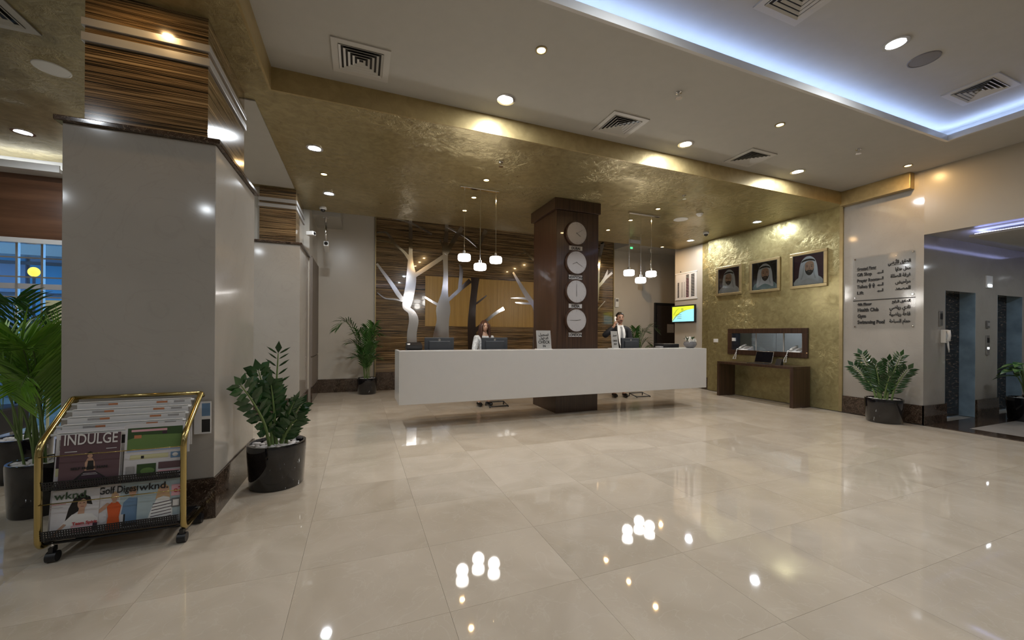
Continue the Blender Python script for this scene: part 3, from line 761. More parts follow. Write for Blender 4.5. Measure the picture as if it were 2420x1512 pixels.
TREES = {
 1: [[(1.14,.89,.23),(1.13,1.28,.218),(1.17,1.59,.218),(1.12,1.77,.191),(1.01,1.9,.19),(1.04,2.11,.229),(1.09,2.37,.23),(1.11,2.63,.217),(1.09,2.89,.14),(1.09,3.15,.089),(1.09,3.54,.081),(1.08,3.95,.081)],
  [(1.08,2.99,.102),(.95,3.16,.088),(.75,3.33,.079),(.57,3.56,.063),(.48,3.58,.053),(.35,3.56,.047)],[(.76,3.34,.059),(.53,3.38,.054),(.35,3.39,.047)],
  [(1.01,1.99,.14),(.85,2.15,.125),(.65,2.45,.103),(.35,2.86,.06)],[(.98,2.02,.065),(.75,2.07,.054),(.53,2.09,.048),(.36,2.21,.033)],
  [(1.13,2.6,.153),(1.49,2.86,.157),(1.89,3.16,.149)],[(.67,3.91,.035),(1.02,3.87,.056),(1.3,3.77,.062),(1.58,3.65,.053)]],
 2: [[(1.80,.9,.42),(1.81,1.23,.38),(1.85,1.6,.299),(1.86,1.9,.341),(1.89,2.25,.168),(1.91,2.68,.114),(1.9,3.11,.121),(1.89,3.37,.149)],[(1.89,3.32,.122),(1.92,3.67,.087),(1.93,3.93,.082)],
  [(1.89,3.32,.095),(1.77,3.52,.038)],[(1.91,3.19,.108),(2.1,3.53,.115),(2.31,3.87,.126)],[(1.93,3.86,.059),(2.15,3.77,.067),(2.43,3.64,.068),(2.71,3.43,.069)],
  [(2.71,3.35,.087),(2.77,3.56,.087),(2.91,3.87,.099)],[(1.81,1.94,.102),(1.59,2.05,.09),(1.42,2.15,.062)],[(1.94,2.06,.109),(2.21,2.32,.123),(2.52,2.6,.171)],[(2.25,2.35,.083),(2.29,2.81,.094),(2.24,2.97,.039)]],
 3: [[(2.59,.87,.229),(2.56,1.48,.2),(2.58,1.95,.172),(2.63,2.44,.172),(2.64,2.68,.231)],[(2.62,2.0,.075),(2.78,2.12,.07),(2.94,2.25,.041)],[(2.58,1.31,.143),(2.84,1.54,.128),(3.16,1.8,.119),(3.4,1.94,.152)]],
 4: [[(4.35,.9,.3),(4.36,1.6,.25),(4.29,1.97,.194),(4.08,2.23,.176),(3.92,2.45,.142),(3.64,2.87,.055)],[(4.21,2.08,.077),(3.92,2.09,.082),(3.71,2.1,.031)],[(4.18,2.17,.064),(3.89,2.22,.082),(3.58,2.21,.024)],[(4.23,3.23,.11),(4.04,3.38,.095),(3.91,3.48,.025)],[(4.23,3.43,.032),(3.64,3.32,.018)]],
 5: [[(5.95,.9,.25),(6.0,1.8,.16),(6.08,2.14,.112),(6.17,2.29,.1),(6.21,3.27,.1),(6.32,3.79,.12),(6.33,3.86,.12)],[(6.15,2.57,.099),(6.41,2.86,.114),(6.51,3.12,.034)],[(6.38,2.81,.08),(6.66,3.05,.103)],[(6.12,1.93,.053),(6.17,1.98,.059),(6.43,2.24,.027)]]}
def spline(P, n=6):
    out = []
    for i in range(len(P) - 1):
        p0 = P[max(i - 1, 0)]; p1 = P[i]; p2 = P[i + 1]; p3 = P[min(i + 2, len(P) - 1)]
        for j in range(n):
            t_ = j / n
            out.append(tuple(0.5 * (2 * b + (c - a) * t_ + (2 * a - 5 * b + 4 * c - d) * t_ ** 2 + (3 * b - a - 3 * c + d) * t_ ** 3) for a, b, c, d in zip(p0, p1, p2, p3)))
    out.append(tuple(P[-1]))
    return out
for k, branches in TREES.items():
    tm_ = MB(L)
    for bi, br in enumerate(branches):
        pts = spline(br, 5); Lf = []; Rt = []
        for i, (x, z, w) in enumerate(pts):
            a = pts[max(i - 1, 0)]; b = pts[min(i + 1, len(pts) - 1)]
            dx, dz = b[0] - a[0], b[1] - a[1]; l_ = math.hypot(dx, dz) or 1
            nx, nz = -dz / l_, dx / l_
            # widths were read horizontally; across a slanted branch the true width is smaller
            w2 = w * max(0.62, abs(dz / l_))
            Lf.append((x + nx * w2 / 2, z + nz * w2 / 2)); Rt.append((x - nx * w2 / 2, z - nz * w2 / 2))
        y0 = YB - 0.060 - 0.0006 * bi; n_ = len(pts)
        vs = [(p[0], y0, p[1]) for p in Lf] + [(p[0], y0, p[1]) for p in Rt] + [(p[0], YB - 0.04, p[1]) for p in Lf] + [(p[0], YB - 0.04, p[1]) for p in Rt]
        fs = []
        for i in range(n_ - 1):
            fs += [(i, i + 1, n_ + i + 1, n_ + i), (i, i + 1, 2 * n_ + i + 1, 2 * n_ + i), (n_ + i, n_ + i + 1, 3 * n_ + i + 1, 3 * n_ + i)]
        fs += [(0, n_, 3 * n_, 2 * n_), (n_ - 1, 2 * n_ - 1, 4 * n_ - 1, 3 * n_ - 1)]
        tm_.add(vs, fs)
    tm_.build('mirror_tree', 'mirror_steel', tp)

# ================================================================== RECEPTION DESK + CLOCK COLUMN
DX0, DX1, DY0, DY1, DZ0, DZ1 = 0.483, 5.845, 5.30, 5.95, 0.352, 1.06
dk = thing('reception_desk', (3.15, 5.6, 0), 'long white floating reception desk with tall plain front', 'desk'); L = dk.location
MB(L).box(DX0, DX1, DY0, DY0 + 0.04, DZ0, DZ1).build('front_panel', 'white_gloss', dk, bevel=0.003)
MB(L).box(DX0, DX0 + 0.04, DY0 + 0.042, DY1, DZ0, DZ1).build('side_panel', 'white_gloss', dk, bevel=0.003)
MB(L).box(DX1 - 0.04, DX1, DY0 + 0.042, DY1, DZ0, DZ1).build('side_panel', 'white_gloss', dk, bevel=0.003)
MB(L).box(DX0 + 0.042, DX1 - 0.042, DY0 + 0.042, 5.66, DZ1 - 0.04, DZ1).build('ledge', 'white_gloss', dk, bevel=0.003)
for a, b in ((DX0 + 0.042, 2.985), (3.865, DX1 - 0.042)):
    MB(L).box(a, b, DY0 + 0.042, 6.05, 0.70, 0.735).build('work_top', 'white_gloss', dk)
    MB(L).box(a, b, DY0 + 0.042, 5.90, DZ0, DZ0 + 0.04).build('bottom_panel', 'white_gloss', dk)
    MB(L).box(a, a + 0.03, DY0 + 0.042, 5.88, DZ0 + 0.042, 0.698).build('divider', 'white_gloss', dk)
CX0, CX1, CY0, CY1 = 3.00, 3.80, 5.70, 6.60
cc = thing('clock_column', ((CX0 + CX1) / 2, (CY0 + CY1) / 2, 0), 'dark brown wood column rising through the desk to the ceiling', 'column'); L = cc.location
MB(L).box(CX0 + 0.02, CX1 - 0.02, CY0 + 0.02, CY1 - 0.02, 0, ZG).build('core', 'wenge', cc)
MB(L).box(CX0, CX1, CY0, CY0 + 0.02, 0, 3.34).build('front_board', 'wenge', cc)
MB(L).box(CX0, CX1, CY1 - 0.02, CY1, 0, 3.34).build('rear_board', 'wenge', cc)
MB(L).box(CX0, CX0 + 0.02, CY0 + 0.021, CY1 - 0.021, 0, 3.34).build('side_board', 'wenge', cc)
MB(L).box(CX1 - 0.02, CX1, CY0 + 0.021, CY1 - 0.021, 0, 3.34).build('side_board', 'wenge', cc)
MB(L).box(CX0 - 0.05, CX1 + 0.03, CY0 - 0.03, CY1 + 0.03, 3.345, ZG - 0.001).build('capital', 'wenge', cc, bevel=0.006)
def clock(x, y, z, city, hh, mm):
    t = thing('wall_clock', (x, y, z), 'round clock with dark rim on the column above the %s plate' % city, 'clock'); L = t.location
    MB(L).lathe((x, y, z), [(0.205, 0), (0.208, 0.03), (0.200, 0.052), (0.188, 0.052), (0.186, 0.04)], 40, axis=(0, -1, 0)).build('case', 'wenge', t, SM)
    dial = MB(L).lathe((x, y - 0.040, z), [(0.187, 0), (0.187, 0.002)], 40, axis=(0, -1, 0)).build('dial', 'clock_dial', t)
    tk = MB(L)
    for k in range(12):
        a = 2 * PI * k / 12; u = Vector((math.sin(a), 0, math.cos(a))); s_ = Vector((math.cos(a), 0, -math.sin(a)))
        tk.obox(Vector((x, y - 0.0435, z)) + u * 0.165, u * (0.016 if k % 3 else 0.022), s_ * 0.003, (0, 0.001, 0))
    tk.build('hour_marks', 'paper_grey', dial)
    for nm, a, ln, w in (('hour_hand', 2 * PI * (hh + mm / 60) / 12, 0.085, 0.004), ('minute_hand', 2 * PI * mm / 60, 0.12, 0.0025)):
        u = Vector((math.sin(a), 0, math.cos(a))); s_ = Vector((math.cos(a), 0, -math.sin(a)))
        MB(L).obox(Vector((x, y - 0.046, z)) + u * ln * 0.42, u * ln * 0.58, s_ * w, (0, 0.001, 0)).build(nm, 'ink_grey', dial)
    p = thing('name_plate', (x, y, z - 0.245), 'small pale plate reading %s on the column' % city, 'plate')
    MB(p.location).box(x - 0.125, x + 0.125, y - 0.008, y, z - 0.275, z - 0.205).build('plate', 'plate_metal', p)
    text(city, (x, y - 0.009, z - 0.262), (1, 0, 0), (0, 0, 1), 0.058, 'ink', p, p.location, 'CENTER', 0.0015)
plain('clock_dial', (0.46, 0.44, 0.44), 0.25, noise=0.02)
plain('plate_metal', (0.55, 0.53, 0.52), 0.35, noise=0.04)
for z, c_, hh, mm in ((2.975, 'DUBAI', 4, 10), (2.49, 'NEWYORK', 8, 20), (2.01, 'INDIA', 6, 0), (1.53, 'LONDON', 2, 45)):
    clock(3.355, CY0, z, c_, hh, mm)

# desk equipment
def monitor(x, y, w, top, label, tilt=0.0):
    t = thing('computer_monitor', (x, y, 0.735), label, 'monitor'); L = t.location
    h = 0.32; zc = top - h / 2
    ux = Vector((math.cos(tilt), math.sin(tilt), 0)); uy = Vector((-math.sin(tilt), math.cos(tilt), 0.0)); uz = Vector((0, 0, 1))
    c = Vector((x, y, zc))
    sc_ = MB(L).obox(c, ux * w / 2, uy * 0.018, uz * h / 2).build('screen_case', 'screen_back', t, bevel=0.008)
    MB(L).obox(c - uy * 0.026, ux * w * 0.36, uy * 0.012, uz * h * 0.34).build('rear_bulge', 'screen_back', sc_, bevel=0.01)
    MB(L).obox(c + uy * 0.0195, ux * (w / 2 - 0.015), uy * 0.001, uz * (h / 2 - 0.015)).build('display', 'black_ceramic', sc_)
    MB(L).lathe(c - uy * 0.018 + uz * (h / 2 - 0.035), [(0.018, 0), (0.018, 0.003)], 18, axis=-uy).build('round_logo', 'steel', sc_)
    MB(L).obox((x, y + 0.01, (0.75 + zc) / 2), ux * 0.035, uy * 0.012, uz * ((zc - 0.75) / 2)).build('stand_neck', 'black_plastic', t)
    MB(L).lathe((x, y + 0.02, 0.735), [(0.11, 0), (0.11, 0.012), (0.03, 0.02)], 24).build('stand_base', 'black_plastic', t, SM)
monitor(1.115, 5.86, 0.44, 1.238, 'black computer monitor seen from behind at the left of the desk')
monitor(1.99, 5.86, 0.43, 1.238, 'black computer monitor seen from behind in front of the woman')
monitor(4.60, 5.86, 0.43, 1.236, 'black computer monitor seen from behind beside the man in suit', 0.12)
def sign_stand(x, y, rot, w, h, lines, label):
    t = thing('sign_stand', (x, y, DZ1), label, 'sign'); L = t.location
    ux = Vector((math.cos(rot), math.sin(rot), 0)); uy = Vector((-math.sin(rot), math.cos(rot), 0)); uz = Vector((0, 0.16, 1)).normalized()
    b = Vector((x, y, DZ1))
    MB(L).obox(b + Vector((0, 0, 0.004)) + uy * 0.03, ux * w / 2, uy * 0.06, Vector((0, 0, 0.004))).build('foot', 'white_plastic', t)
    MB(L).obox(b + uz * (h / 2 + 0.008), ux * w / 2, ux.cross(uz) * 0.003, uz * h / 2).build('panel', 'sign_grey', t)
    for s_, zf, sz in lines:
        text(s_, b + uz * (h * zf) - uy * 0.006, ux, uz, sz, 'ink', t, L, 'CENTER', 0.0006)
plain('sign_grey', (0.40, 0.39, 0.37), 0.35, noise=0.03)
sign_stand(2.70, 5.52, 0.0, 0.25, 0.29, ((arabic('تسجيل'), 0.74, 0.06), (arabic('الدخول'), 0.55, 0.055), ('CHECK', 0.32, 0.062), ('IN', 0.12, 0.05)), 'acrylic check in sign standing left of the clock column')
sign_stand(4.02, 5.50, 0.35, 0.19, 0.29, ((arabic('تسجيل'), 0.74, 0.04), ('CHECK', 0.42, 0.038), ('OUT', 0.22, 0.04)), 'narrow acrylic sign turned sideways right of the clock column')
# printer
t = thing('printer', (5.45, 5.80, 0.735), 'low black printer on the right end of the work top', 'printer'); L = t.location
MB(L).box(5.15, 5.70, 5.70, 6.02, 0.735, 1.06).build('body', 'black_plastic', t, bevel=0.02)
MB(L).box(5.25, 5.62, 5.72, 5.98, 1.062, 1.13).build('paper_tray', 'black_plastic', t, bevel=0.01)
MB(L).box(5.17, 5.24, 5.72, 5.85, 1.062, 1.085).build('control_panel', 'grey_plastic', t)
# stapler-like clutter at the left end of the desk
t = thing('desk_phone', (0.73, 5.80, 0.735), 'dark desk telephone at the left end of the desk', 'telephone'); L = t.location
MB(L).obox((0.73, 5.80, 0.95), (0.11, 0, 0), (0, 0.07, 0.02), (0, -0.06, 0.20)).build('base', 'black_plastic', t, bevel=0.01)
MB(L).tube([(0.65, 5.73, 1.00), (0.65, 5.70, 1.10), (0.65, 5.71, 1.15)], [0.022, 0.016, 0.022], 8).build('handset', 'white_plastic', t, True)
# flower bowl
plain('bowl_glass', (0.16, 0.16, 0.17), 0.1, noise=0.1)
t = thing('flower_bowl', (5.66, 5.50, DZ1), 'grey glass bowl of white flowers at the right end of the desk', 'vase'); L = t.location
MB(L).lathe((5.66, 5.50, DZ1), [(0.055, 0), (0.09, 0.02), (0.115, 0.07), (0.10, 0.115), (0.092, 0.115), (0.10, 0.07), (0.08, 0.03)], 24).build('bowl', 'bowl_glass', t, SM)
plain('petal', (0.75, 0.73, 0.66), 0.5, noise=0.05)
random.seed(8)
for i, (dx, dy, dz, r) in enumerate(((-0.055, -0.05, 0.14, 0.05), (0.03, -0.06, 0.125, 0.05), (-0.005, 0.01, 0.17, 0.04), (0.06, 0.02, 0.15, 0.04), (-0.05, 0.04, 0.16, 0.04))):
    c = Vector((5.66 + dx, 5.50 + dy, DZ1 + dz)); f = MB(L)
    for k in range(6):
        a = 2 * PI * k / 6
        f.ell(c + Vector((math.cos(a) * r * 0.55, -0.01, math.sin(a) * r * 0.55)), r * 0.5, r * 0.22, r * 0.5, 8, 5)
    f.build('flower', 'petal', t, True)
lf = MB(L)
for k in range(14):
    a = 2 * PI * k / 14 + random.random() * 0.3; d = Vector((math.cos(a), math.sin(a), 0))
    p = Vector((5.66, 5.50, DZ1 + 0.10)); s_ = Vector((-d.y, d.x, 0)) * 0.016
    q = p + d * 0.075 + Vector((0, 0, 0.06 + random.random() * 0.04)); e_ = p + d * 0.12 + Vector((0, 0, 0.06 + random.random() * 0.07))
    lf.add([p, q + s_, e_, q - s_], [(0, 1, 2, 3)])
lf.build('leaves', 'leaf_dark', t, kind='stuff')

# footrests under the desk
for x, y, lab in ((2.30, 6.62, 'black wire footrest on the floor beside the woman'), (5.48, 6.66, 'black wire footrest on the floor beside the man')):
    t = thing('footrest', (x, y, 0), lab, 'footrest'); L = t.location
    MB(L).tube([(x - 0.17, y - 0.12, 0.02), (x + 0.17, y - 0.12, 0.02), (x + 0.17, y + 0.12, 0.06), (x - 0.17, y + 0.12, 0.06)], 0.011, 8, closed=True).build('frame', 'black_plastic', t, True)
    for sx in (-1, 1):
        MB(L).tube([(x + sx * 0.17, y + 0.12, 0.06), (x + sx * 0.17, y + 0.12, 0.0)], 0.010, 8).build('leg', 'black_plastic', t, True)
        MB(L).tube([(x + sx * 0.17, y - 0.12, 0.02), (x + sx * 0.17, y - 0.12, 0.0)], 0.010, 8).build('leg', 'black_plastic', t, True)

# ================================================================== RIGHT WALL
UY, UZ = Vector((0, -1, 0)), Vector((0, 0, 1))     # reading direction on the right wall
def portrait(y0, y1, z0, z1, label, robe, bg, turn, beard=1.0):
    t = thing('framed_portrait', (XR, (y0 + y1) / 2, z0), label, 'portrait'); L = t.location
    w, h = y0 - y1, z1 - z0
    fr = MB(L); b = 0.055
    for a in ((y1, y0, z0, z0 + b), (y1, y0, z1 - b, z1)): fr.box(XR - 0.035, XR, a[0], a[1], a[2], a[3])
    fr.box(XR - 0.035, XR, y1, y1 + b, z0 + b, z1 - b); fr.box(XR - 0.035, XR, y0 - b, y0, z0 + b, z1 - b)
    fr.build('frame', 'pale_brass', t, bevel=0.006)
    fr = MB(L); c = 0.008
    for a in ((y1 + b, y0 - b, z0 + b, z0 + b + c), (y1 + b, y0 - b, z1 - b - c, z1 - b)): fr.box(XR - 0.03, XR - 0.005, a[0], a[1], a[2], a[3])
    fr.box(XR - 0.03, XR - 0.005, y1 + b, y1 + b + c, z0 + b, z1 - b); fr.box(XR - 0.03, XR - 0.005, y0 - b - c, y0 - b, z0 + b, z1 - b)
    fr.build('inner_bead', 'ink', t)
    b2 = b + c
    O = Vector((XR - 0.012, y0 - b2, z0 + b2)); U = UY * (w - 2 * b2); V = UZ * (h - 2 * b2)
    p = MB(L)
    p.poly(rect(0, 0, 1, 1), O, U, V, 0.0, 0)
    s = turn
    def sm(pts):     # smooth closed outline
        n_ = len(pts); out = []
        for i in range(n_):
            q = [pts[(i + j - 1) % n_] for j in range(4)]
            for j in range(4):
                t_ = j / 4
                out.append(tuple(0.5 * (2 * q[1][c_] + (q[2][c_] - q[0][c_]) * t_ + (2 * q[0][c_] - 5 * q[1][c_] + 4 * q[2][c_] - q[3][c_]) * t_ ** 2 + (3 * q[1][c_] - q[0][c_] - 3 * q[2][c_] + q[3][c_]) * t_ ** 3) for c_ in (0, 1)))
        return out
    f_ = 0.58
    p.poly([(0, 0), (1, 0), (1, 0.10), (0.92, 0.20), (0.78, 0.29), (0.62, 0.33), (0.5, 0.335), (0.38, 0.33), (0.22, 0.29), (0.08, 0.20), (0, 0.10)], O, U, V, 0.0006, 1)     # shoulders
    p.poly(sm([(0.16, 0.08), (0.36, 0.16), (0.5, 0.20), (0.64, 0.16), (0.84, 0.08), (0.82, 0.36), (0.79, 0.62), (0.72, 0.82), (0.60, 0.93), (0.5, 0.955), (0.40, 0.93), (0.28, 0.82), (0.21, 0.62), (0.18, 0.36)]), O, U, V, 0.0013, 2)  # headdress
    p.poly(sm([(0.24, 0.20), (0.31, 0.36), (0.33, 0.60), (0.40, 0.74), (0.36, 0.60), (0.35, 0.40), (0.29, 0.20)]), O, U, V, 0.0020, 6)     # cloth folds
    p.poly(sm([(0.76, 0.20), (0.71, 0.36), (0.68, 0.60), (0.62, 0.74), (0.66, 0.60), (0.66, 0.40), (0.71, 0.20)]), O, U, V, 0.0020, 6)
    p.poly(sm([(0.5 + s, 0.31), (0.59 + s, 0.37), (0.645 + s, 0.49), (0.655 + s, 0.62), (0.62 + s, 0.74), (0.5 + s, 0.785), (0.38 + s, 0.74), (0.345 + s, 0.62), (0.355 + s, 0.49), (0.41 + s, 0.37)]), O, U, V, 0.0026, 3)   # face
    p.poly(sm([(0.355 + s, 0.52), (0.375 + s, 0.41), (0.43 + s, 0.33), (0.5 + s, 0.30), (0.57 + s, 0.33), (0.625 + s, 0.41), (0.645 + s, 0.52), (0.60 + s, 0.455), (0.55 + s, 0.485), (0.5 + s, 0.475), (0.45 + s, 0.485), (0.40 + s, 0.455)]), O, U, V, 0.0032, 4)  # beard
    p.poly(sm([(0.45 + s, 0.435), (0.5 + s, 0.43), (0.55 + s, 0.435), (0.5 + s, 0.415)]), O, U, V, 0.0038, 5)
    for sx in (-1, 1):
        p.poly(sm([(0.5 + s + sx * 0.03, 0.635), (0.5 + s + sx * 0.075, 0.655), (0.5 + s + sx * 0.125, 0.63), (0.5 + s + sx * 0.075, 0.64)]), O, U, V, 0.0032, 4)
        p.poly(ring(10, rx=0.026, ry=0.013, cx=0.5 + s + sx * 0.075, cy=0.595), O, U, V, 0.0032, 4)
    p.poly(sm([(0.47 + s, 0.505), (0.53 + s, 0.505), (0.515 + s, 0.55), (0.51 + s, 0.61), (0.49 + s, 0.61), (0.485 + s, 0.55)]), O, U, V, 0.0032, 5)
    p.poly([(0.265, 0.745), (0.33, 0.775), (0.42, 0.795), (0.5, 0.80), (0.58, 0.795), (0.67, 0.775), (0.735, 0.745), (0.715, 0.80), (0.66, 0.835), (0.58, 0.86), (0.5, 0.865), (0.42, 0.86), (0.34, 0.835), (0.285, 0.80)], O, U, V, 0.0038, 4)     # head cord
    p.build('picture', [bg, robe, 'headdress', 'skin', 'ink', 'skin_dark', 'robe_shade'], t)
    MB(L).box(XR - 0.017, XR - 0.0165, y1 + b2, y0 - b2, z0 + b2, z1 - b2).build('glazing', 'clear_glass', t)
portrait(6.70, 6.06, 2.19, 2.85, 'farthest framed portrait of a man in white headdress on the gold wall', 'robe_white', 'plum', -0.02)
portrait(5.87, 5.23, 2.18, 2.85, 'middle framed portrait of a bearded man, teal robe, on the gold wall', 'robe_teal', 'ink', 0.02)
portrait(5.04, 4.40, 2.18, 2.85, 'nearest framed portrait of a man before maroon background on the gold wall', 'robe_white', 'maroon', 0.04)

# hatch with phones
ht = thing('service_hatch', (XR, (HY0 + HY1) / 2, HZ0), 'dark wood framed glass hatch in the gold wall above the console', 'hatch'); L = ht.location
f = MB(L); b = 0.08
f.box(XR - 0.03, XR - 0.001, HY0 - 0.02, HY1 + 0.02, HZ1 - b, HZ1 + 0.02); f.box(XR - 0.03, XR - 0.001, HY0 - 0.02, HY1 + 0.02, HZ0 - 0.02, HZ0 + b)
f.box(XR - 0.03, XR - 0.001, HY0 - 0.02, HY0 + b, HZ0 + b, HZ1 - b); f.box(XR - 0.03, XR - 0.001, HY1 - b, HY1 + 0.02, HZ0 + b, HZ1 - b)
f.build('frame', 'wenge', ht, bevel=0.005)
f = MB(L); e = 0.004
f.box(XR, XR + 0.30, HY0 + e, HY1 - e, HZ0 + e, HZ0 + 0.05); f.box(XR, XR + 0.30, HY0 + e, HY1 - e, HZ1 - 0.03, HZ1 - e)
f.box(XR, XR + 0.30, HY0 + e, HY0 + 0.03, HZ0 + 0.05, HZ1 - 0.03); f.box(XR, XR + 0.30, HY1 - 0.03, HY1 - e, HZ0 + 0.05, HZ1 - 0.03)
f.build('niche_lining', 'wenge', ht)
MB(L).box(XR + 0.29, XR + 0.296, HY0 + 0.03, HY1 - 0.03, HZ0 + 0.05, HZ1 - 0.03).build('glass_pane', 'clear_glass', ht)
for y in (5.0, 5.36, 5.95):
    MB(L).box(XR + 0.285, XR + 0.30, y - 0.012, y + 0.012, HZ0 + 0.05, HZ1 - 0.03).build('pane_bar', 'white_plastic', ht)
MB(L).box(XR - 0.024, XR - 0.016 + 0.03, HY1 - 0.155, HY1 - 0.085, 1.17, 1.24).build('switch_plate', 'white_plastic', ht)
struct(MB().box(9.9, 10.0, 4.3, 7.9, 0, 2.6).box(XR + 0.3, 10.0, 4.2, 4.3, 0, 2.6).box(XR + 0.3, 10.0, 7.85, 7.95, 0, 2.6).box(XR + 0.17, 10.0, 4.2, 7.95, 2.6, 2.65).build('wall_office', 'white_paint'), 'pale walls of the office behind the hatch')
t = thing('office_cabinet', (9.7, 6.1, 0), 'grey office cabinet seen through the hatch', 'cabinet')
MB(t.location).box(9.5, 9.88, 5.9, 7.2, 0, 1.7).build('body', 'office_grey', t)
MB(t.location).box(9.48, 9.5, 5.92, 6.54, 0.02, 1.68).build('door', 'office_grey', t); MB(t.location).box(9.48, 9.5, 6.56, 7.18, 0.02, 1.68).build('door', 'office_grey', t)
t = thing('office_screen', (9.5, 5.2, 0), 'blue office partition seen through the hatch', 'partition')
MB(t.location).box(9.48, 9.52, 4.7, 5.75, 0, 1.6).build('panel', 'office_blue', t); MB(t.location).box(9.46, 9.54, 4.68, 5.77, 1.6, 1.63).build('rail', 'white_plastic', t)
downlight(8.9, 5.6, 2.60, 'added unseen white downlight lighting the office behind the hatch', 0.07, False, 40)  # lamp added out of view to brighten the office
def telephone(y, label):
    t = thing('telephone', (XR + 0.10, y, HZ0 + 0.05), label, 'telephone'); L = t.location
    z = HZ0 + 0.05
    MB(L).add([(XR + 0.0, y - 0.11, z), (XR + 0.21, y - 0.11, z), (XR + 0.21, y + 0.11, z), (XR + 0.0, y + 0.11, z),
               (XR + 0.0, y - 0.105, z + 0.04), (XR + 0.20, y - 0.105, z + 0.115), (XR + 0.20, y + 0.105, z + 0.115), (XR + 0.0, y + 0.105, z + 0.04)],
              [(0, 3, 2, 1), (4, 5, 6, 7), (0, 1, 5, 4), (1, 2, 6, 5), (2, 3, 7, 6), (3, 0, 4, 7)]).build('base', 'white_plastic', t, bevel=0.008)
    MB(L).tube([(XR + 0.01, y + 0.07, z + 0.065), (XR + 0.05, y + 0.07, z + 0.10), (XR + 0.14, y + 0.07, z + 0.13), (XR + 0.19, y + 0.07, z + 0.135)], [0.026, 0.017, 0.017, 0.026], 8).build('handset', 'white_plastic', t, True)
    kp = MB(L)
    for i in range(3):
        for j in range(4):
            u = 0.03 + j * 0.035; kp.obox((XR + u, y - 0.08 + i * 0.03, z + 0.052 + u * 0.375), (0.010, 0, 0.0037), (0, 0.009, 0), (0, 0, 0.003))
    kp.build('keypad', 'grey_plastic', t)
    pts = []
    for k in range(60):
        a = k / 59; th = a * 2 * PI * 16
        bx = XR - 0.055; by = y + 0.07 + 0.10 * math.sin(a * PI) * (1 if a < 0.5 else 0.35); bz = z + 0.055 - math.sin(a * PI) * 0.22
        pts.append((bx + 0.006 * math.cos(th), by + 0.006 * math.sin(th) + 0.02 * a, bz))
    pts = [(XR + 0.01, y + 0.07, z + 0.06)] + pts + [(XR - 0.002, y + 0.06, z + 0.05)]
    MB(L).tube(pts, 0.006, 5).build('coiled_cord', 'white_plastic', t, True)
telephone(6.05, 'white telephone with hanging cord at far end of the hatch sill')
telephone(4.97, 'white telephone with hanging cord at near end of the hatch sill')
# console + laptop
cs = thing('console_table', (7.42, 5.45, 0), 'dark brown slab sided console table against the gold wall', 'table'); L = cs.location
MB(L).box(7.20, 7.66, 4.66, 6.25, 0.69, 0.735).build('table_top', 'wenge', cs, bevel=0.003)
MB(L).box(7.20, 7.66, 4.66, 4.72, 0, 0.689).build('side_slab', 'wenge', cs)
MB(L).box(7.20, 7.66, 6.19, 6.25, 0, 0.689).build('side_slab', 'wenge', cs)
lt = thing('laptop', (7.40, 5.42, 0.735), 'open laptop with dark screen and silver edge on the console', 'laptop'); L = lt.location
MB(L).box(7.25, 7.47, 5.24, 5.60, 0.735, 0.750).build('keyboard_base', 'steel', lt, bevel=0.004)
U_ = Vector((0, -1, 0)); V_ = Vector((0.30, 0, 1)).normalized()
lid = MB(L).prism(rect(0, 0, 0.36, 0.235), (7.475, 5.60, 0.752), U_, V_, 0.008).build('lid', 'steel', lt, bevel=0.003)
MB(L).poly(rect(0.010, 0.012, 0.350, 0.225), (7.475, 5.60, 0.752), U_, V_, 0.0092).build('display', 'black_ceramic', lid)
MB(L).box(7.30, 7.44, 5.27, 5.57, 0.7502, 0.7515).build('keys', 'black_plastic', lt)
t = thing('card_holder', (7.48, 5.10, 0.735), 'small dark holder beside the laptop on the console', 'holder')
MB(t.location).add([(7.44, 5.05, 0.735), (7.52, 5.05, 0.735), (7.52, 5.16, 0.735), (7.44, 5.16, 0.735), (7.49, 5.05, 0.85), (7.51, 5.05, 0.85), (7.51, 5.16, 0.85), (7.49, 5.16, 0.85)],
    [(0, 3, 2, 1), (4, 5, 6, 7), (0, 1, 5, 4), (1, 2, 6, 5), (2, 3, 7, 6), (3, 0, 4, 7)]).build('stand', 'black_plastic', t)
MB(t.location).obox((7.475, 5.105, 0.80), (0, 0.045, 0), (0.012, 0, 0.028), (0.001, 0, -0.0005)).build('card', 'ink_grey', t)
t = thing('wall_socket', (XR, 6.72, 1.17), 'white socket on the gold wall left of the hatch', 'socket')
MB(t.location).box(XR - 0.01, XR, 6.66, 6.78, 1.13, 1.21).build('plate', 'white_plastic', t, bevel=0.002)
for dy in (-0.028, 0.028): MB(t.location).box(XR - 0.013, XR - 0.01, 6.72 + dy - 0.016, 6.72 + dy + 0.016, 1.15, 1.19).build('rocker', 'white_plastic', t)

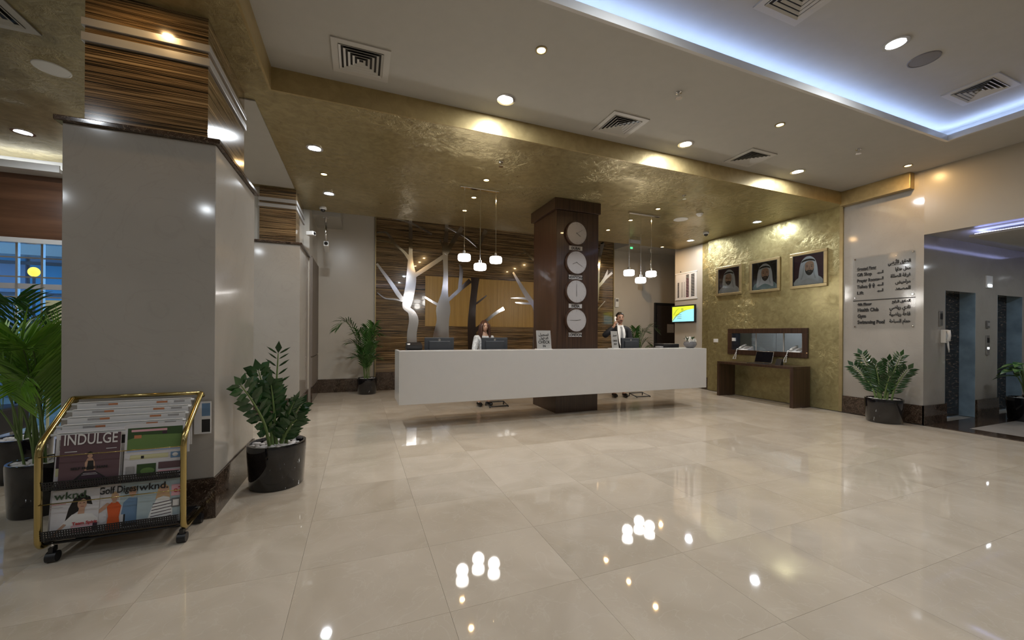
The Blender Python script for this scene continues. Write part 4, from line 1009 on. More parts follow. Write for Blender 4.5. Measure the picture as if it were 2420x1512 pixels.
# directory sign
XD = XR + 0.02
ds = thing('floor_directory', (XD, 3.63, 1.45), 'clear floor directory with black English and Arabic lettering on marble', 'sign'); L = ds.location
MB(L).box(XD - 0.007, XD - 0.003, 3.24, 4.03, 1.89, 2.60).build('upper_plate', 'acrylic', ds)
MB(L).box(XD - 0.007, XD - 0.003, 3.24, 4.03, 1.42, 1.875).build('lower_plate', 'acrylic', ds)
MB(L).box(XD - 0.008, XD - 0.003, 3.24, 4.03, 1.877, 1.888).build('divider_line', 'ink', ds)
for y, z in ((4.00, 2.57), (3.27, 2.57), (4.00, 1.45), (3.27, 1.45), (4.00, 1.93), (3.27, 1.93)):
    MB(L).lathe((XD, y, z), [(0.012, 0), (0.012, 0.012), (0.010, 0.014)], 12, axis=(-1, 0, 0)).build('standoff', 'chrome', ds, SM)
xt = XD - 0.0072
def dl(s, y, z, size, align='LEFT', fat=0.002, width=None):
    return text(s, (xt, y, z), UY, UZ, size, 'ink', ds, L, align, fat, width=width)
dl('Ground Floor', 3.975, 2.385, 0.062, width=0.26)
MB(L).box(xt - 0.001, xt, 3.715, 3.975, 2.372, 2.377).build('underline', 'ink', ds)
dl('Gift Shop', 3.975, 2.285, 0.075, width=0.20); dl('Prayer Room', 3.975, 2.185, 0.075, width=0.28); dl('Toilets', 3.975, 2.085, 0.075, width=0.145); dl('Lift', 3.975, 1.985, 0.07)
dl(arabic('الطابق الأرضي'), 3.295, 2.42, 0.07, 'RIGHT', width=0.27); MB(L).box(xt - 0.001, xt, 3.295, 3.57, 2.40, 2.405).build('underline', 'ink', ds)
dl(arabic('محل هدايا'), 3.295, 2.31, 0.072, 'RIGHT', width=0.18); dl(arabic('غرفة الصلاة'), 3.295, 2.21, 0.072, 'RIGHT', width=0.24)
dl(arabic('مراحيض'), 3.295, 2.11, 0.072, 'RIGHT', width=0.18); dl(arabic('المصعد'), 3.295, 2.01, 0.072, 'RIGHT', width=0.18)
for z in (2.31, 2.21, 2.115, 2.02):   # bent arrows
    MB(L).box(xt - 0.001, xt, 3.625, 3.68, z - 0.012, z + 0.002).box(xt - 0.001, xt, 3.625, 3.640, z + 0.002, z + 0.035).build('arrow', 'ink', ds)
    MB(L).poly([(-0.03, 0), (0.005, 0.018), (0.005, -0.018)], (xt - 0.0006, 3.68, z - 0.005), UY, UZ, 0).build('arrow_head', 'ink', ds)
for y in (3.80, 3.75):
    MB(L).poly(ring(12, 0.010, cx=0, cy=0.058), (xt - 0.001, y, 2.085), UY, UZ).poly([(-0.018, 0.045), (0.018, 0.045), (0.012, 0.015), (0.006, -0.01), (-0.006, -0.01), (-0.012, 0.015)], (xt - 0.001, y, 2.085), UY, UZ).build('pictogram', 'ink', ds)
dl('4th Floor', 3.965, 1.805, 0.05, fat=0.003); MB(L).box(xt - 0.001, xt, 3.79, 3.965, 1.792, 1.796).build('underline', 'ink', ds)
dl('Health Club', 3.965, 1.70, 0.078, fat=0.003, width=0.28); dl('Gym', 3.965, 1.60, 0.078, fat=0.003, width=0.115); dl('Swimming Pool', 3.965, 1.50, 0.078, fat=0.003, width=0.36)
dl(arabic('الطابق الرابع'), 3.295, 1.82, 0.055, 'RIGHT', width=0.22); dl(arabic('نادي رياضي'), 3.295, 1.72, 0.075, 'RIGHT', width=0.25)
dl(arabic('قاعة رياضية'), 3.295, 1.615, 0.075, 'RIGHT', width=0.25); dl(arabic('حمام السباحة'), 3.295, 1.51, 0.072, 'RIGHT', width=0.25)

# lift call panels, phone and notice on the lift wall
def plate(name, x, z, w, h, label, cat, mat, extra=()):
    t = thing(name, (x, 3.15, z), label, cat); L = t.location
    MB(L).box(x - w / 2, x + w / 2, 3.132, 3.15, z - h / 2, z + h / 2).build('plate', mat, t, bevel=0.003)
    for dx, dz, ew, eh, em, en in extra:
        MB(L).box(x + dx - ew / 2, x + dx + ew / 2, 3.126, 3.132, z + dz - eh / 2, z + dz + eh / 2).build(en, em, t)
plate('lift_indicator', 8.17, 1.57, 0.08, 0.22, 'narrow steel lift indicator above the wall phone', 'lift panel', 'steel', ((0, 0.03, 0.05, 0.09, 'black_plastic', 'display'),))
plate('lift_call_panel', 9.62, 1.16, 0.09, 0.32, 'tall steel call panel between the two lifts', 'lift panel', 'steel', ((0, 0.08, 0.05, 0.08, 'black_plastic', 'display'), (0, -0.05, 0.03, 0.03, 'lens_cool', 'button')))
plate('smoking_notice', 9.62, 1.50, 0.10, 0.12, 'small dark square plate above the call panel', 'notice', 'ink_grey', ((0, 0, 0.05, 0.05, 'paper_grey', 'symbol'),))
plate('emergency_light', 9.66, 2.20, 0.20, 0.20, 'white square lamp box above the wall between the lifts', 'lamp', 'white_plastic', ((0, -0.06, 0.12, 0.03, 'lens_cool', 'window'),))
t = thing('wall_phone', (8.23, 3.15, 1.30), 'white wall telephone left of the first lift', 'telephone'); L = t.location
MB(L).box(8.18, 8.28, 3.09, 3.15, 1.20, 1.40).build('body', 'white_plastic', t, bevel=0.01)
MB(L).tube([(8.20, 3.07, 1.23), (8.20, 3.055, 1.31), (8.20, 3.07, 1.39)], [0.024, 0.016, 0.024], 8).build('handset', 'white_plastic', t, True)
MB(L).tube([(8.20, 3.07, 1.22), (8.22, 3.07, 1.10), (8.25, 3.08, 1.06), (8.25, 3.10, 1.20)], 0.007, 6).build('cord', 'white_plastic', t, True)

# recess wall: screen, calendar, alcove door, card reader
XC = XR + 0.10
tv = thing('wall_screen', (XC, 7.75, 1.60), 'flat screen showing yellow and turquoise on the recess wall', 'screen'); L = tv.location
ty0, ty1, tz0, tz1 = 8.14, 7.36, 1.61, 2.06
MB(L).box(XC - 0.075, XC - 0.03, ty1, ty0, tz0, tz1).build('case', 'black_plastic', tv, bevel=0.006)
MB(L).box(XC - 0.03, XC, 7.6, 7.9, 1.72, 1.95).build('bracket', 'black_plastic', tv)
O = Vector((XC - 0.0755, ty0 - 0.03, tz0 + 0.03)); U = UY * (ty0 - ty1 - 0.06); V = UZ * (tz1 - tz0 - 0.06)
p = MB(L)
p.poly(rect(0, 0, 1, 1), O, U, V, 0.0005, 1)
p.poly([(0, 0.1), (0.12, 0.35), (0.35, 0.6), (0.55, 0.72), (1, 0.80), (1, 1), (0, 1)], O, U, V, 0.001, 0)
p.poly([(0.0, 0.05), (0.02, 0.02), (0.2, 0.35), (0.42, 0.60), (0.75, 0.78), (0.45, 0.68), (0.2, 0.46)], O, U, V, 0.0015, 2)
p.poly([(0.05, 0.45), (0.08, 0.45), (0.22, 0.75), (0.38, 0.93), (0.2, 0.78)], O, U, V, 0.0015, 2)
p.build('display', ['screen_yellow', 'screen_blue', 'screen_olive'], tv)
text('25', O + U * 0.42 + V * 0.74 + Vector((-0.002, 0, 0)), UY, UZ, 0.08, 'ink_grey', tv, L)
for k in range(3): MB(L).poly(rect(0.24, 0.44 - k * 0.12, 0.44, 0.46 - k * 0.12), O, U, V, 0.0015).build('text_line', 'ink_grey', tv)
ca = thing('wall_calendar', (XC, 7.72, 2.2), 'large hanging white calendar with black and red columns above the screen', 'calendar'); L = ca.location
cy0, cy1, cz0, cz1 = 8.06, 7.38, 2.23, 2.88
MB(L).box(XC - 0.008, XC - 0.002, cy1, cy0, cz0, cz1).build('sheet', 'paper', ca)
MB(L).box(XC - 0.014, XC, cy1 - 0.02, cy0 + 0.02, cz1, cz1 + 0.025).build('top_rail', 'white_plastic', ca)
MB(L).box(XC - 0.014, XC, cy1 - 0.02, cy0 + 0.02, cz0 - 0.025, cz0).build('bottom_rail', 'white_plastic', ca)
O = Vector((XC - 0.0085, cy0, cz0)); U = UY * (cy0 - cy1); V = UZ * (cz1 - cz0)
p = MB(L)
p.poly(rect(0.52, 0.04, 0.64, 0.80), O, U, V, 0.0004, 2)
for ccol, (u0, u1, n_, h_, mi, top) in enumerate(((0.08, 0.18, 13, 0.035, 0, 0.66), (0.27, 0.36, 13, 0.03, 1, 0.66), (0.40, 0.46, 13, 0.03, 1, 0.66), (0.50, 0.66, 15, 0.042, 0, 0.93), (0.74, 0.92, 15, 0.042, 0, 0.93))):
    for k in range(n_):
        z0 = top - k * (top - 0.05) / n_
        p.poly([(u0, z0 - h_), (u1 - 0.02, z0 - h_), (u1, z0), (u0 + 0.02, z0)], O, U, V, 0.0008, mi)
p.build('print', ['ink', 'paper_grey', 'pink_print'], ca)
MB(L).lathe((XC, 7.90, cz1 + 0.06), [(0.012, 0), (0.012, 0.012)], 10, axis=(-1, 0, 0)).build('hook', 'black_plastic', ca)
d4 = struct(MB().box(8.26, 9.22, YB - 0.05, YB - 0.002, 0, 2.19).build('door_4', 'door_brown'), 'dark brown door in the alcove behind the screen')
MB().box(8.20, 8.26, YB - 0.07, YB - 0.002, 0, 2.25).build('jamb', 'black_plastic', d4)
MB().box(8.26, 9.28, YB - 0.07, YB - 0.002, 2.19, 2.25).build('lintel', 'black_plastic', d4)
for z in (0.5, 1.45, 1.85): MB().box(8.262, 8.285, YB - 0.062, YB - 0.05, z - 0.07, z + 0.07).build('hinge', 'chrome', d4)
MB().box(8.66, 8.92, YB - 0.056, YB - 0.05, 1.36, 1.62).build('notice_sheet', 'paper_grey', d4)
t = thing('card_reader', (6.86, YB, 2.18), 'small white thermostat on the wall right of the tree panel', 'thermostat'); L = t.location
MB(L).box(6.80, 6.92, YB - 0.03, YB, 2.08, 2.34).build('body', 'white_plastic', t, bevel=0.008)
MB(L).box(6.82, 6.90, YB - 0.033, YB - 0.03, 2.24, 2.31).build('display', 'ink_grey', t)

# ================================================================== PLANTS
def pot(t, r, h, taper=0.92, shape='round'):
    L = t.location; c = L
    pt = MB(L).lathe(c, [(r * taper * 0.96, 0), (r * taper, 0.012), (r * 0.99, h * 0.75), (r, h - 0.02), (r * 0.985, h), (r * 0.90, h), (r * 0.885, h - 0.05), (r * 0.80, h - 0.06)], 40).build('pot', 'black_ceramic', t, SM)
    MB(L).lathe(Vector(c) + Vector((0, 0, h - 0.062)), [(r * 0.88, 0), (r * 0.88, 0.012)], 24).build('soil', 'soil', pt)
    pb = MB(L)
    rnd = random.Random(int(r * 1000) + int(abs(c.x) * 77))
    for k in range(110):
        a = rnd.random() * 2 * PI; q = r * 0.84 * math.sqrt(rnd.random()); s = 0.014 + rnd.random() * 0.014
        pb.ell((c.x + q * math.cos(a), c.y + q * math.sin(a), h - 0.042 + rnd.random() * 0.022), s * 1.25, s, s * 0.7, 6, 4)
    pb.build('pebbles', 'pebble', pt, True, kind='stuff')
def frond_mesh(L, base, pts, n_leaf, leaf_len, leaf_w, droop, rnd, start=0.3, stem_r=0.007, flat=0.25):
    """palm frond: curved rachis with paired narrow leaflets"""
    S = spline([tuple(p) for p in pts], 6)
    S = [Vector(p) for p in S]
    mb = MB(L)
    mb.tube(S, [stem_r * (1.15 - 0.95 * i / (len(S) - 1)) for i in range(len(S))], 5, 1)
    n = len(S) - 1
    for k in range(n_leaf):
        f = start + (0.99 - start) * k / (n_leaf - 1)
        i = min(int(f * n), n - 1); fr = f * n - i
        p = S[i].lerp(S[i + 1], fr); tn = (S[i + 1] - S[i]).normalized()
        side = tn.cross(Vector((0, 0, 1)))
        if side.length < 0.15: side = tn.cross(Vector((rnd.random() - 0.5, 1, 0.1)))
        side.normalize(); up = side.cross(tn).normalized()
        prof = math.sin(PI * min(1.0, 0.18 + 0.80 * (k / (n_leaf - 1)))) ** 0.6
        ln = leaf_len * (0.35 + 0.65 * prof) * (0.9 + 0.2 * rnd.random())
        for sd in (-1, 1):
            d = (tn * (0.75 + 0.25 * f) + side * sd * (0.85 - 0.35 * f) + up * (flat + 0.1 * rnd.random())).normalized()
            w = d.cross(up).normalized() * leaf_w
            a = p; b = p + d * ln * 0.35; c = p + d * ln * 0.72 - Vector((0, 0, droop * ln * 0.25)); e_ = p + d * ln - Vector((0, 0, droop * ln * 0.6))
            mid = up * leaf_w * 0.35
            mb.add([a, b + w, b - mid, b - w, c + w * 0.75, c - mid, c - w * 0.75, e_], [(0, 1, 2), (0, 2, 3), (1, 4, 5, 2), (2, 5, 6, 3), (4, 7, 5), (5, 7, 6)], 0)
    return mb
def palm(name, loc, r, h, fronds, label, mat, n_leaf, leaf_len, leaf_w, seed, cat='potted palm', droop=0.5):
    t = thing(name, loc, label, cat); L = Vector(loc); rnd = random.Random(seed)
    pot(t, r, h)
    for (ax, ay, H, reach, start) in fronds:
        d = Vector((ax, ay, 0)); d = d.normalized() if d.length > 1e-6 else d
        b = L + Vector((ax, ay, 0)) * 0.04 + Vector((rnd.uniform(-1, 1) * r * 0.25, rnd.uniform(-1, 1) * r * 0.25, h - 0.05))
        top = H - h
        pts = [b, b + d * reach * 0.10 + Vector((0, 0, top * 0.38)), b + d * reach * 0.35 + Vector((0, 0, top * 0.74)), b + d * reach * 0.70 + Vector((0, 0, top * 0.96)), b + d * reach + Vector((0, 0, top * (0.97 if reach < 0.35 else 0.86)))]
        frond_mesh(L, b, pts, n_leaf, leaf_len, leaf_w, droop, rnd, start).build('frond', [mat, 'stem_green'], t, True)
    return t
def zz(name, loc, r, h, stems, label, seed, n_leaf=9, leaf=0.11, cat='potted plant', lw=0.20):
    """upright fleshy stems with paired oval leaves"""
    t = thing(name, loc, label, cat); L = Vector(loc); rnd = random.Random(seed)
    pot(t, r, h)
    for st in stems:
        dx, dy, H, bend, wide = st[:5]; lwk = st[5] if len(st) > 5 else lw
        b = L + Vector((dx * 0.25 + rnd.uniform(-.03, .03), dy * 0.25 + rnd.uniform(-.03, .03), h - 0.05))
        tip = L + Vector((dx, dy, H))
        m1 = b.lerp(tip, 0.35) + Vector((-dx * bend, -dy * bend, 0.03)); m2 = b.lerp(tip, 0.7) + Vector((-dx * bend * 0.6, -dy * bend * 0.6, 0.03))
        S = [Vector(p) for p in spline([tuple(b), tuple(m1), tuple(m2), tuple(tip)], 6)]
        mb = MB(L); mb.tube(S, [0.015 * (1 - 0.75 * i / (len(S) - 1)) for i in range(len(S))], 7, 1)
        n = len(S) - 1
        azim = Vector((math.cos(wide), math.sin(wide), 0))
        for k in range(n_leaf):
            f = 0.22 + 0.76 * k / (n_leaf - 1); i = min(int(f * n), n - 1)
            p = S[i].lerp(S[i + 1], f * n - i); tn = (S[i + 1] - S[i]).normalized()
            side = (azim - tn * azim.dot(tn)).normalized(); up = side.cross(tn).normalized()
            ln = leaf * (1.12 - 0.45 * abs(f - 0.5)) * rnd.uniform(0.9, 1.1)
            for sd in (-1, 1):
                d = (side * sd * 0.85 + tn * 0.55 + up * rnd.uniform(-0.25, 0.25)).normalized()
                nr = (up + d * 0.2 * sd + tn * rnd.uniform(-0.2, 0.2)).normalized(); w = d.cross(nr).normalized() * ln * lwk
                c1 = p + d * ln * 0.08; c2 = p + d * ln * 0.5 + nr * ln * 0.06; c3 = p + d * ln
                mb.add([c1, p + d * ln * 0.30 + w * 0.85, p + d * ln * 0.62 + w, c3, p + d * ln * 0.62 - w, p + d * ln * 0.30 - w * 0.85, c2], [(0, 1, 6), (1, 2, 6), (2, 3, 6), (3, 4, 6), (4, 5, 6), (5, 0, 6)], 0)
        d = (S[-1] - S[-2]).normalized(); p = S[-1]; s_ = d.cross(Vector((azim.y, -azim.x, 0.1))).normalized() * leaf * 0.25
        mb.add([p, p + d * leaf * 0.4 + s_, p + d * leaf * 0.9, p + d * leaf * 0.4 - s_], [(0, 1, 2, 3)], 0)
        mb.build('stem', ['leaf_dark', 'stem_green'], t, False)
    return t
zz('zz_plant', (-0.655, 3.86, 0), 0.222, 0.365,
   [(-0.17, -0.40, 0.90, 0.10, 0.9, 0.26), (-0.12, -0.10, 0.98, 0.10, 0.4, 0.28), (0.0, 0.02, 1.12, 0.02, -0.35, 0.07), (0.13, -0.02, 0.70, 0.05, 1.0, 0.20), (0.17, 0.04, 0.66, 0.06, -0.2, 0.18), (-0.03, -0.10, 0.86, 0.06, 0.2, 0.24), (0.16, -0.10, 0.56, 0.02, 0.2, 0.2)],
   'dark leafy plant in black pot with white pebbles beside nearest pillar', 5, 9, 0.12)
zz('zz_plant', (7.42, 3.47, 0), 0.225, 0.36,
   [(-0.05, 0.26, 1.00, 0.12, -0.9), (-0.10, 0.34, 0.82, 0.12, -1.0), (-0.02, -0.20, 1.00, 0.10, -1.9), (-0.05, -0.30, 0.82, 0.10, -1.2), (-0.10, 0.06, 0.86, 0.04, -1.3), (0.0, -0.06, 0.92, 0.04, -0.7), (-0.12, -0.12, 0.70, 0.02, -1.1), (-0.06, 0.15, 0.74, 0.02, -1.4)],
   'dark leafy plant in black pot in front of the directory wall', 9, 13, 0.13, lw=0.12)
palm('areca_palm', (0.155, 8.93, 0), 0.205, 0.34,
     [(-0.7, -0.5, 1.62, 0.62, 0.42), (0.3, -0.6, 1.52, 0.22, 0.3), (0.0, -0.4, 1.45, 0.12, 0.28), (-0.3, -0.4, 1.38, 0.25, 0.28), (0.45, -0.4, 1.35, 0.24, 0.28), (-0.5, -0.2, 1.15, 0.32, 0.28), (0.3, -0.5, 1.1, 0.25, 0.26), (-0.2, -0.6, 1.02, 0.22, 0.25), (0.15, 0.2, 1.25, 0.12, 0.3), (-0.6, -0.4, 0.85, 0.30, 0.3), (0.4, -0.5, 0.82, 0.28, 0.3)],
     'green palm in black pot left of the striped tree panel', 'leaf', 20, 0.30, 0.013, 3)
palm('areca_palm', (7.15, 8.92, 0), 0.205, 0.34,
     [(0.7, -0.5, 1.62, 0.55, 0.42), (-0.3, -0.6, 1.52, 0.22, 0.3), (0.0, -0.4, 1.45, 0.12, 0.28), (0.3, -0.4, 1.45, 0.25, 0.28), (-0.45, -0.4, 1.30, 0.24, 0.28), (0.5, -0.2, 1.20, 0.36, 0.28), (-0.3, -0.5, 1.1, 0.25, 0.26), (0.6, -0.4, 1.0, 0.4, 0.3)],
     'green palm in the back right corner behind the man in suit', 'leaf', 20, 0.30, 0.013, 4)
palm('areca_palm', (-2.14, 3.86, 0), 0.165, 0.37,
     [(-0.6, -0.4, 1.38, 0.50, 0.35), (-0.7, 0.3, 1.30, 0.45, 0.35), (0.15, -0.5, 1.25, 0.26, 0.35), (0.1, 0.1, 1.34, 0.16, 0.35), (0.15, -0.5, 1.25, 0.30, 0.35), (-0.4, -0.5, 1.28, 0.32, 0.35), (-0.15, -0.4, 1.28, 0.18, 0.35), (0.12, -0.6, 1.08, 0.36, 0.35), (-0.6, -0.3, 1.05, 0.42, 0.4), (0.1, -0.6, 1.0, 0.28, 0.35)],
     'tall bright palm in black pot left of the newspaper rack', 'leaf_bright', 26, 0.36, 0.0075, 12, droop=0.15)
palm('areca_palm', (-2.75, 4.75, 0), 0.18, 0.37,
     [(0.5, -0.5, 1.52, 0.42, 0.3), (0.7, 0.1, 1.42, 0.50, 0.3), (0.2, -0.6, 1.60, 0.28, 0.3), (0.8, -0.3, 1.20, 0.55, 0.3), (-0.3, -0.4, 1.50, 0.35, 0.3), (0.6, -0.5, 1.05, 0.5, 0.3), (0.3, -0.5, 1.25, 0.34, 0.3), (-0.6, -0.3, 1.3, 0.45, 0.3), (0.5, -0.2, 0.9, 0.5, 0.35)],
     'darker palm behind the bright palm at the left edge', 'leaf', 24, 0.40, 0.010, 21)
# low black bench behind the palms
t = thing('bench', (-4.3, 6.3, 0), 'low black bench behind the palms at far left', 'bench'); L = t.location
MB(L).box(-5.3, -3.75, 6.0, 6.6, 0.12, 0.42).build('seat', 'black_plastic', t, bevel=0.03)
for x in (-5.2, -3.85):
    for y in (6.06, 6.54): MB(L).box(x - 0.03, x + 0.03, y - 0.03, y + 0.03, 0, 0.12).build('leg', 'chrome', t)
# broad-leaved plant by the lifts
t = thing('dumb_cane', (9.66, 2.70, 0), 'broad mottled leaf plant in black pot between the lifts', 'potted plant'); L = t.location
pot(t, 0.25, 0.36)
rnd = random.Random(6)
for k in range(20):
    a = 2 * PI * k / 20 * 2.4 + rnd.random() * 0.3; rr = 0.16 + 0.22 * rnd.random(); H = 0.62 + 0.38 * (1 - rr / 0.42) + 0.12 * rnd.random()
    d = Vector((math.cos(a), math.sin(a) * 0.75, 0)); b = Vector(L) + d * 0.05 + Vector((0, 0, 0.30)); q = Vector(L) + d * rr * 0.55 + Vector((0, 0, H - 0.06)); tip = Vector(L) + d * (rr + 0.20) + Vector((0, 0, H - 0.05 - 0.12 * rnd.random()))
    mb = MB(L); mb.tube([b, b.lerp(q, 0.55) + Vector((0, 0, 0.05)), q], [0.012, 0.009, 0.006], 6, 1)
    ax = (tip - q); ln = ax.length; ax.normalize(); sd = ax.cross(Vector((0, 0, 1))).normalized(); nr = sd.cross(ax)
    rows = []
    for i in range(7):
        f = i / 6; w = 0.085 * math.sin(PI * (0.06 + 0.94 * f) ** 0.8) + 0.001; c = q + ax * ln * f + nr * 0.03 * math.sin(PI * f)
        rows.append((c + sd * w + nr * w * 0.25, c, c - sd * w + nr * w * 0.25))
    vs = [p for r_ in rows for p in r_]; fs = []
    for i in range(6):
        for j in range(2): fs.append((i * 3 + j, i * 3 + j + 1, i * 3 + j + 4, i * 3 + j + 3))
    mb.add(vs, fs, 0); mb.build('leaf', ['leaf_mottled', 'stem_green'], t, True)

# ================================================================== NEWSPAPER RACK
RX0, RX1, RYF, RYB = -1.655, -1.005, 2.97, 3.25
rk = thing('newspaper_rack', (-1.33, 3.1, 0), 'brass framed newspaper and magazine rack on castors before the pillar', 'rack'); L = rk.location
def rounded(pts, rad, n=5):
    out = []
    P = [Vector(p) for p in pts]
    for i in range(len(P)):
        if i in (0, len(P) - 1): out.append(P[i]); continue
        a = (P[i - 1] - P[i]); b = (P[i + 1] - P[i]); r = min(rad, a.length * 0.45, b.length * 0.45)
        p0 = P[i] + a.normalized() * r; p2 = P[i] + b.normalized() * r
        for k in range(n + 1):
            t_ = k / n; out.append(p0.lerp(P[i], t_).lerp(P[i].lerp(p2, t_), t_))
    return out
for x, nm in ((RX0, 'left'), (RX1, 'right')):
    pth = rounded([(x, RYB + 0.02, 0.095), (x, RYF, 0.085), (x, RYF, 0.655), (x, RYB, 0.885), (x, RYB + 0.02, 0.86)], 0.06)
    MB(L).tube(pth, 0.0165, 10).build('side_frame', 'brass', rk, True)
MB(L).tube([(RX0, RYB, 0.885), (RX1, RYB, 0.885)], 0.012, 10).build('top_bar', 'brass', rk, True)
MB(L).tube([(RX0, RYF + 0.02, 0.105), (RX1, RYF + 0.02, 0.105)], 0.008, 8).build('cross_bar', 'black_plastic', rk, True)
MB(L).tube([(RX0, RYB, 0.105), (RX1, RYB, 0.105)], 0.008, 8).build('cross_bar', 'black_plastic', rk, True)
def mesh_panel(name, y0, z0, y1, z1, step=0.011):
    """perforated black metal: lattice of strips between two horizontal edges"""
    mb = MB(L); a = Vector((0, y0, z0)); b = Vector((0, y1, z1)); v = b - a; h = v.length; v.normalize()
    nv = Vector((1, 0, 0)).cross(v)
    n = int((RX1 - RX0 - 0.05) / step)
    for k in range(n + 1):
        x = RX0 + 0.025 + k * step
        mb.obox(a + v * h / 2 + Vector((x, 0, 0)), (0.0028, 0, 0), v * h / 2, nv * 0.0015)
    m_ = max(2, int(h / step))
    for k in range(m_ + 1):
        mb.obox(a + v * h * k / m_ + Vector(((RX0 + RX1) / 2, 0, 0)), ((RX1 - RX0) / 2 - 0.018, 0, 0), v * 0.0028, nv * 0.0015)
    mb.build(name, 'black_plastic', rk, kind='stuff')
mesh_panel('perforated_lip', RYF - 0.012, 0.135, RYF - 0.018, 0.185)
mesh_panel('perforated_lip', RYF - 0.005, 0.413, RYF - 0.014, 0.456)
mesh_panel('perforated_shelf', RYF + 0.02, 0.118, RYB, 0.118)
MB(L).box(RX0 + 0.02, RX1 - 0.02, RYF - 0.010, RYF + 0.09, 0.130, 0.134).build('lower_tray', 'black_plastic', rk)
MB(L).box(RX0 + 0.02, RX1 - 0.02, RYF - 0.005, RYF + 0.09, 0.410, 0.414).build('upper_tray', 'black_plastic', rk)
MB(L).obox(((RX0 + RX1) / 2, RYF + 0.080, 0.27), ((RX1 - RX0) / 2 - 0.02, 0, 0), (0, 0.012, 0.135), (0, 0.002, 0)).build('backing_plate', 'black_plastic', rk)
MB(L).obox(((RX0 + RX1) / 2, RYF + 0.082, 0.55), ((RX1 - RX0) / 2 - 0.02, 0, 0), (0, 0.012, 0.125), (0, 0.002, 0)).build('backing_plate', 'black_plastic', rk)
for z in (0.335, 0.60):
    MB(L).tube([(RX0, RYF - 0.012, z), (RX1, RYF - 0.012, z)], 0.0032, 6).build('retaining_wire', 'brass', rk, True)
for x in (RX0 + 0.05, RX1 - 0.01):
    for y in (RYF + 0.02, RYB):
        cst = MB(L).tube([(x - 0.022, y, 0.030), (x + 0.022, y, 0.030)], 0.030, 14).build('castor_wheel', 'black_plastic', rk, SM)
        MB(L).box(x - 0.010, x + 0.010, y - 0.02, y + 0.02, 0.058, 0.085).build('castor_fork', 'black_plastic', cst)
        MB(L).tube([(x, y, 0.082), (x, y, 0.11)], 0.007, 8).build('castor_stem', 'chrome', cst)

# hanging newspapers
heads = ['rust', 'rust', 'rust', 'rust', 'rust']
ordn = ('lowest', 'second lowest', 'middle', 'second highest', 'highest')
for k in range(5):
    y = RYF + 0.055 + 0.043 * k; z = 0.705 + 0.0365 * k
    t = thing('newspaper', (-1.33, y, z), '%s newspaper hanging over a white rod in the rack' % ordn[k], 'newspaper', 'newspapers in the rack'); LL = t.location
    MB(LL).tube([(RX0 + 0.022, y, z), (RX1 - 0.022, y, z)], 0.0075, 8).build('rod', 'white_plastic', t, True)
    x0, x1 = RX0 + 0.05, RX1 - 0.035
    drop = 0.27 if k else 0.12
    p = MB(LL)
    for dy, dr in ((-0.009, drop if k == 0 else 0.06 + 0.02 * (k % 2)), (0.009, 0.30)):
        p.box(x0, x1, y + dy - 0.0015, y + dy + 0.0015, z - dr, z + 0.002, 0)
    p.box(x0, x1, y - 0.0105, y + 0.0105, z + 0.0085, z + 0.0115, 0)
    p.build('pages', ['paper'], t)
    p = MB(LL); O = Vector((x0, y - 0.0112, z - 0.10)); U = Vector((x1 - x0, 0, 0)); V = Vector((0, 0, 0.10))
    p.poly(rect(0.16, 0.88, 0.26, 1.0), O, U, V, 0, 1); p.poly(rect(0.26, 0.88, 0.34, 1.0), O, U, V, 0, 2); p.poly(rect(0.68, 0.88, 0.78, 1.0), O, U, V, 0, 2); p.poly(rect(0.84, 0.88, 0.94, 1.0), O, U, V, 0, 1)
    if k == 0:
        p.poly(rect(0.02, 0.10, 0.20, 0.72), O, U, V, 0, 3); p.poly(rect(0.23, 0.10, 0.40, 0.72), O, U, V, 0, 3); p.poly(rect(0.46, 0.30, 0.60, 0.80), O, U, V, 0, 4); p.poly(rect(0.84, 0.30, 0.98, 0.80), O, U, V, 0, 5)
    p.build('print', ['paper', 'paper_grey', 'rust', 'paper_grey', 'ink', 'denim'], t)
# newspaper corner sticking out to the right of the rack
t = thing('newspaper', (-0.99, 3.285, 0.70), 'newspaper corner hanging out at the right of the rack', 'newspaper', 'newspapers in the rack'); LL = t.location
MB(LL).box(-1.05, -0.955, 3.272, 3.277, 0.60, 0.82).build('pages', 'paper', t)
p = MB(LL); O = Vector((-1.05, 3.2718, 0.60)); U = Vector((0.095, 0, 0)); V = Vector((0, 0, 0.22))
p.poly(rect(0.45, 0.05, 0.95, 0.45), O, U, V, 0, 0); p.poly(rect(0.45, 0.55, 0.95, 0.95), O, U, V, 0, 1); p.build('print', ['ink', 'denim'], t)

# magazines: flat printed covers on thin booklets
def magazine(x, w, z, h, y0, lean, label, layers, texts, cat='magazine', name='magazine'):
    t = thing(name, (x + w / 2, y0, z), label, cat, 'magazines in the rack'); LL = t.location
    U = Vector((1, 0, 0)); V = Vector((0, lean, 1)).normalized(); O = Vector((x, y0, z)); Nn = U.cross(V)
    MB(LL).prism(rect(0, 0, w, h), O - Nn * 0.006, U, V, 0.006).build('booklet', 'paper', t)
    mats = []; p = MB(LL)
    for i, (mt, pts) in enumerate(layers):
        if mt not in mats: mats.append(mt)
        p.poly(pts, O, U * w, V * h, 0.0004 + 0.00025 * i, mats.index(mt))
    p.build('cover_print', mats, t)
    for s_, u, v, sz, mt, al, wd in texts:
        text(s_, O + U * w * u + V * h * v + Nn * 0.004, U, V, sz, mt, t, LL, al, 0.0008, ex=0.0002, width=wd)
    return t
fullp = rect(0.0, 0.0, 1, 1)
def el(cx, cy, rx, ry, n=18): return ring(n, rx=rx, ry=ry, cx=cx, cy=cy)
yU, yL = RYF + 0.004, RYF - 0.004
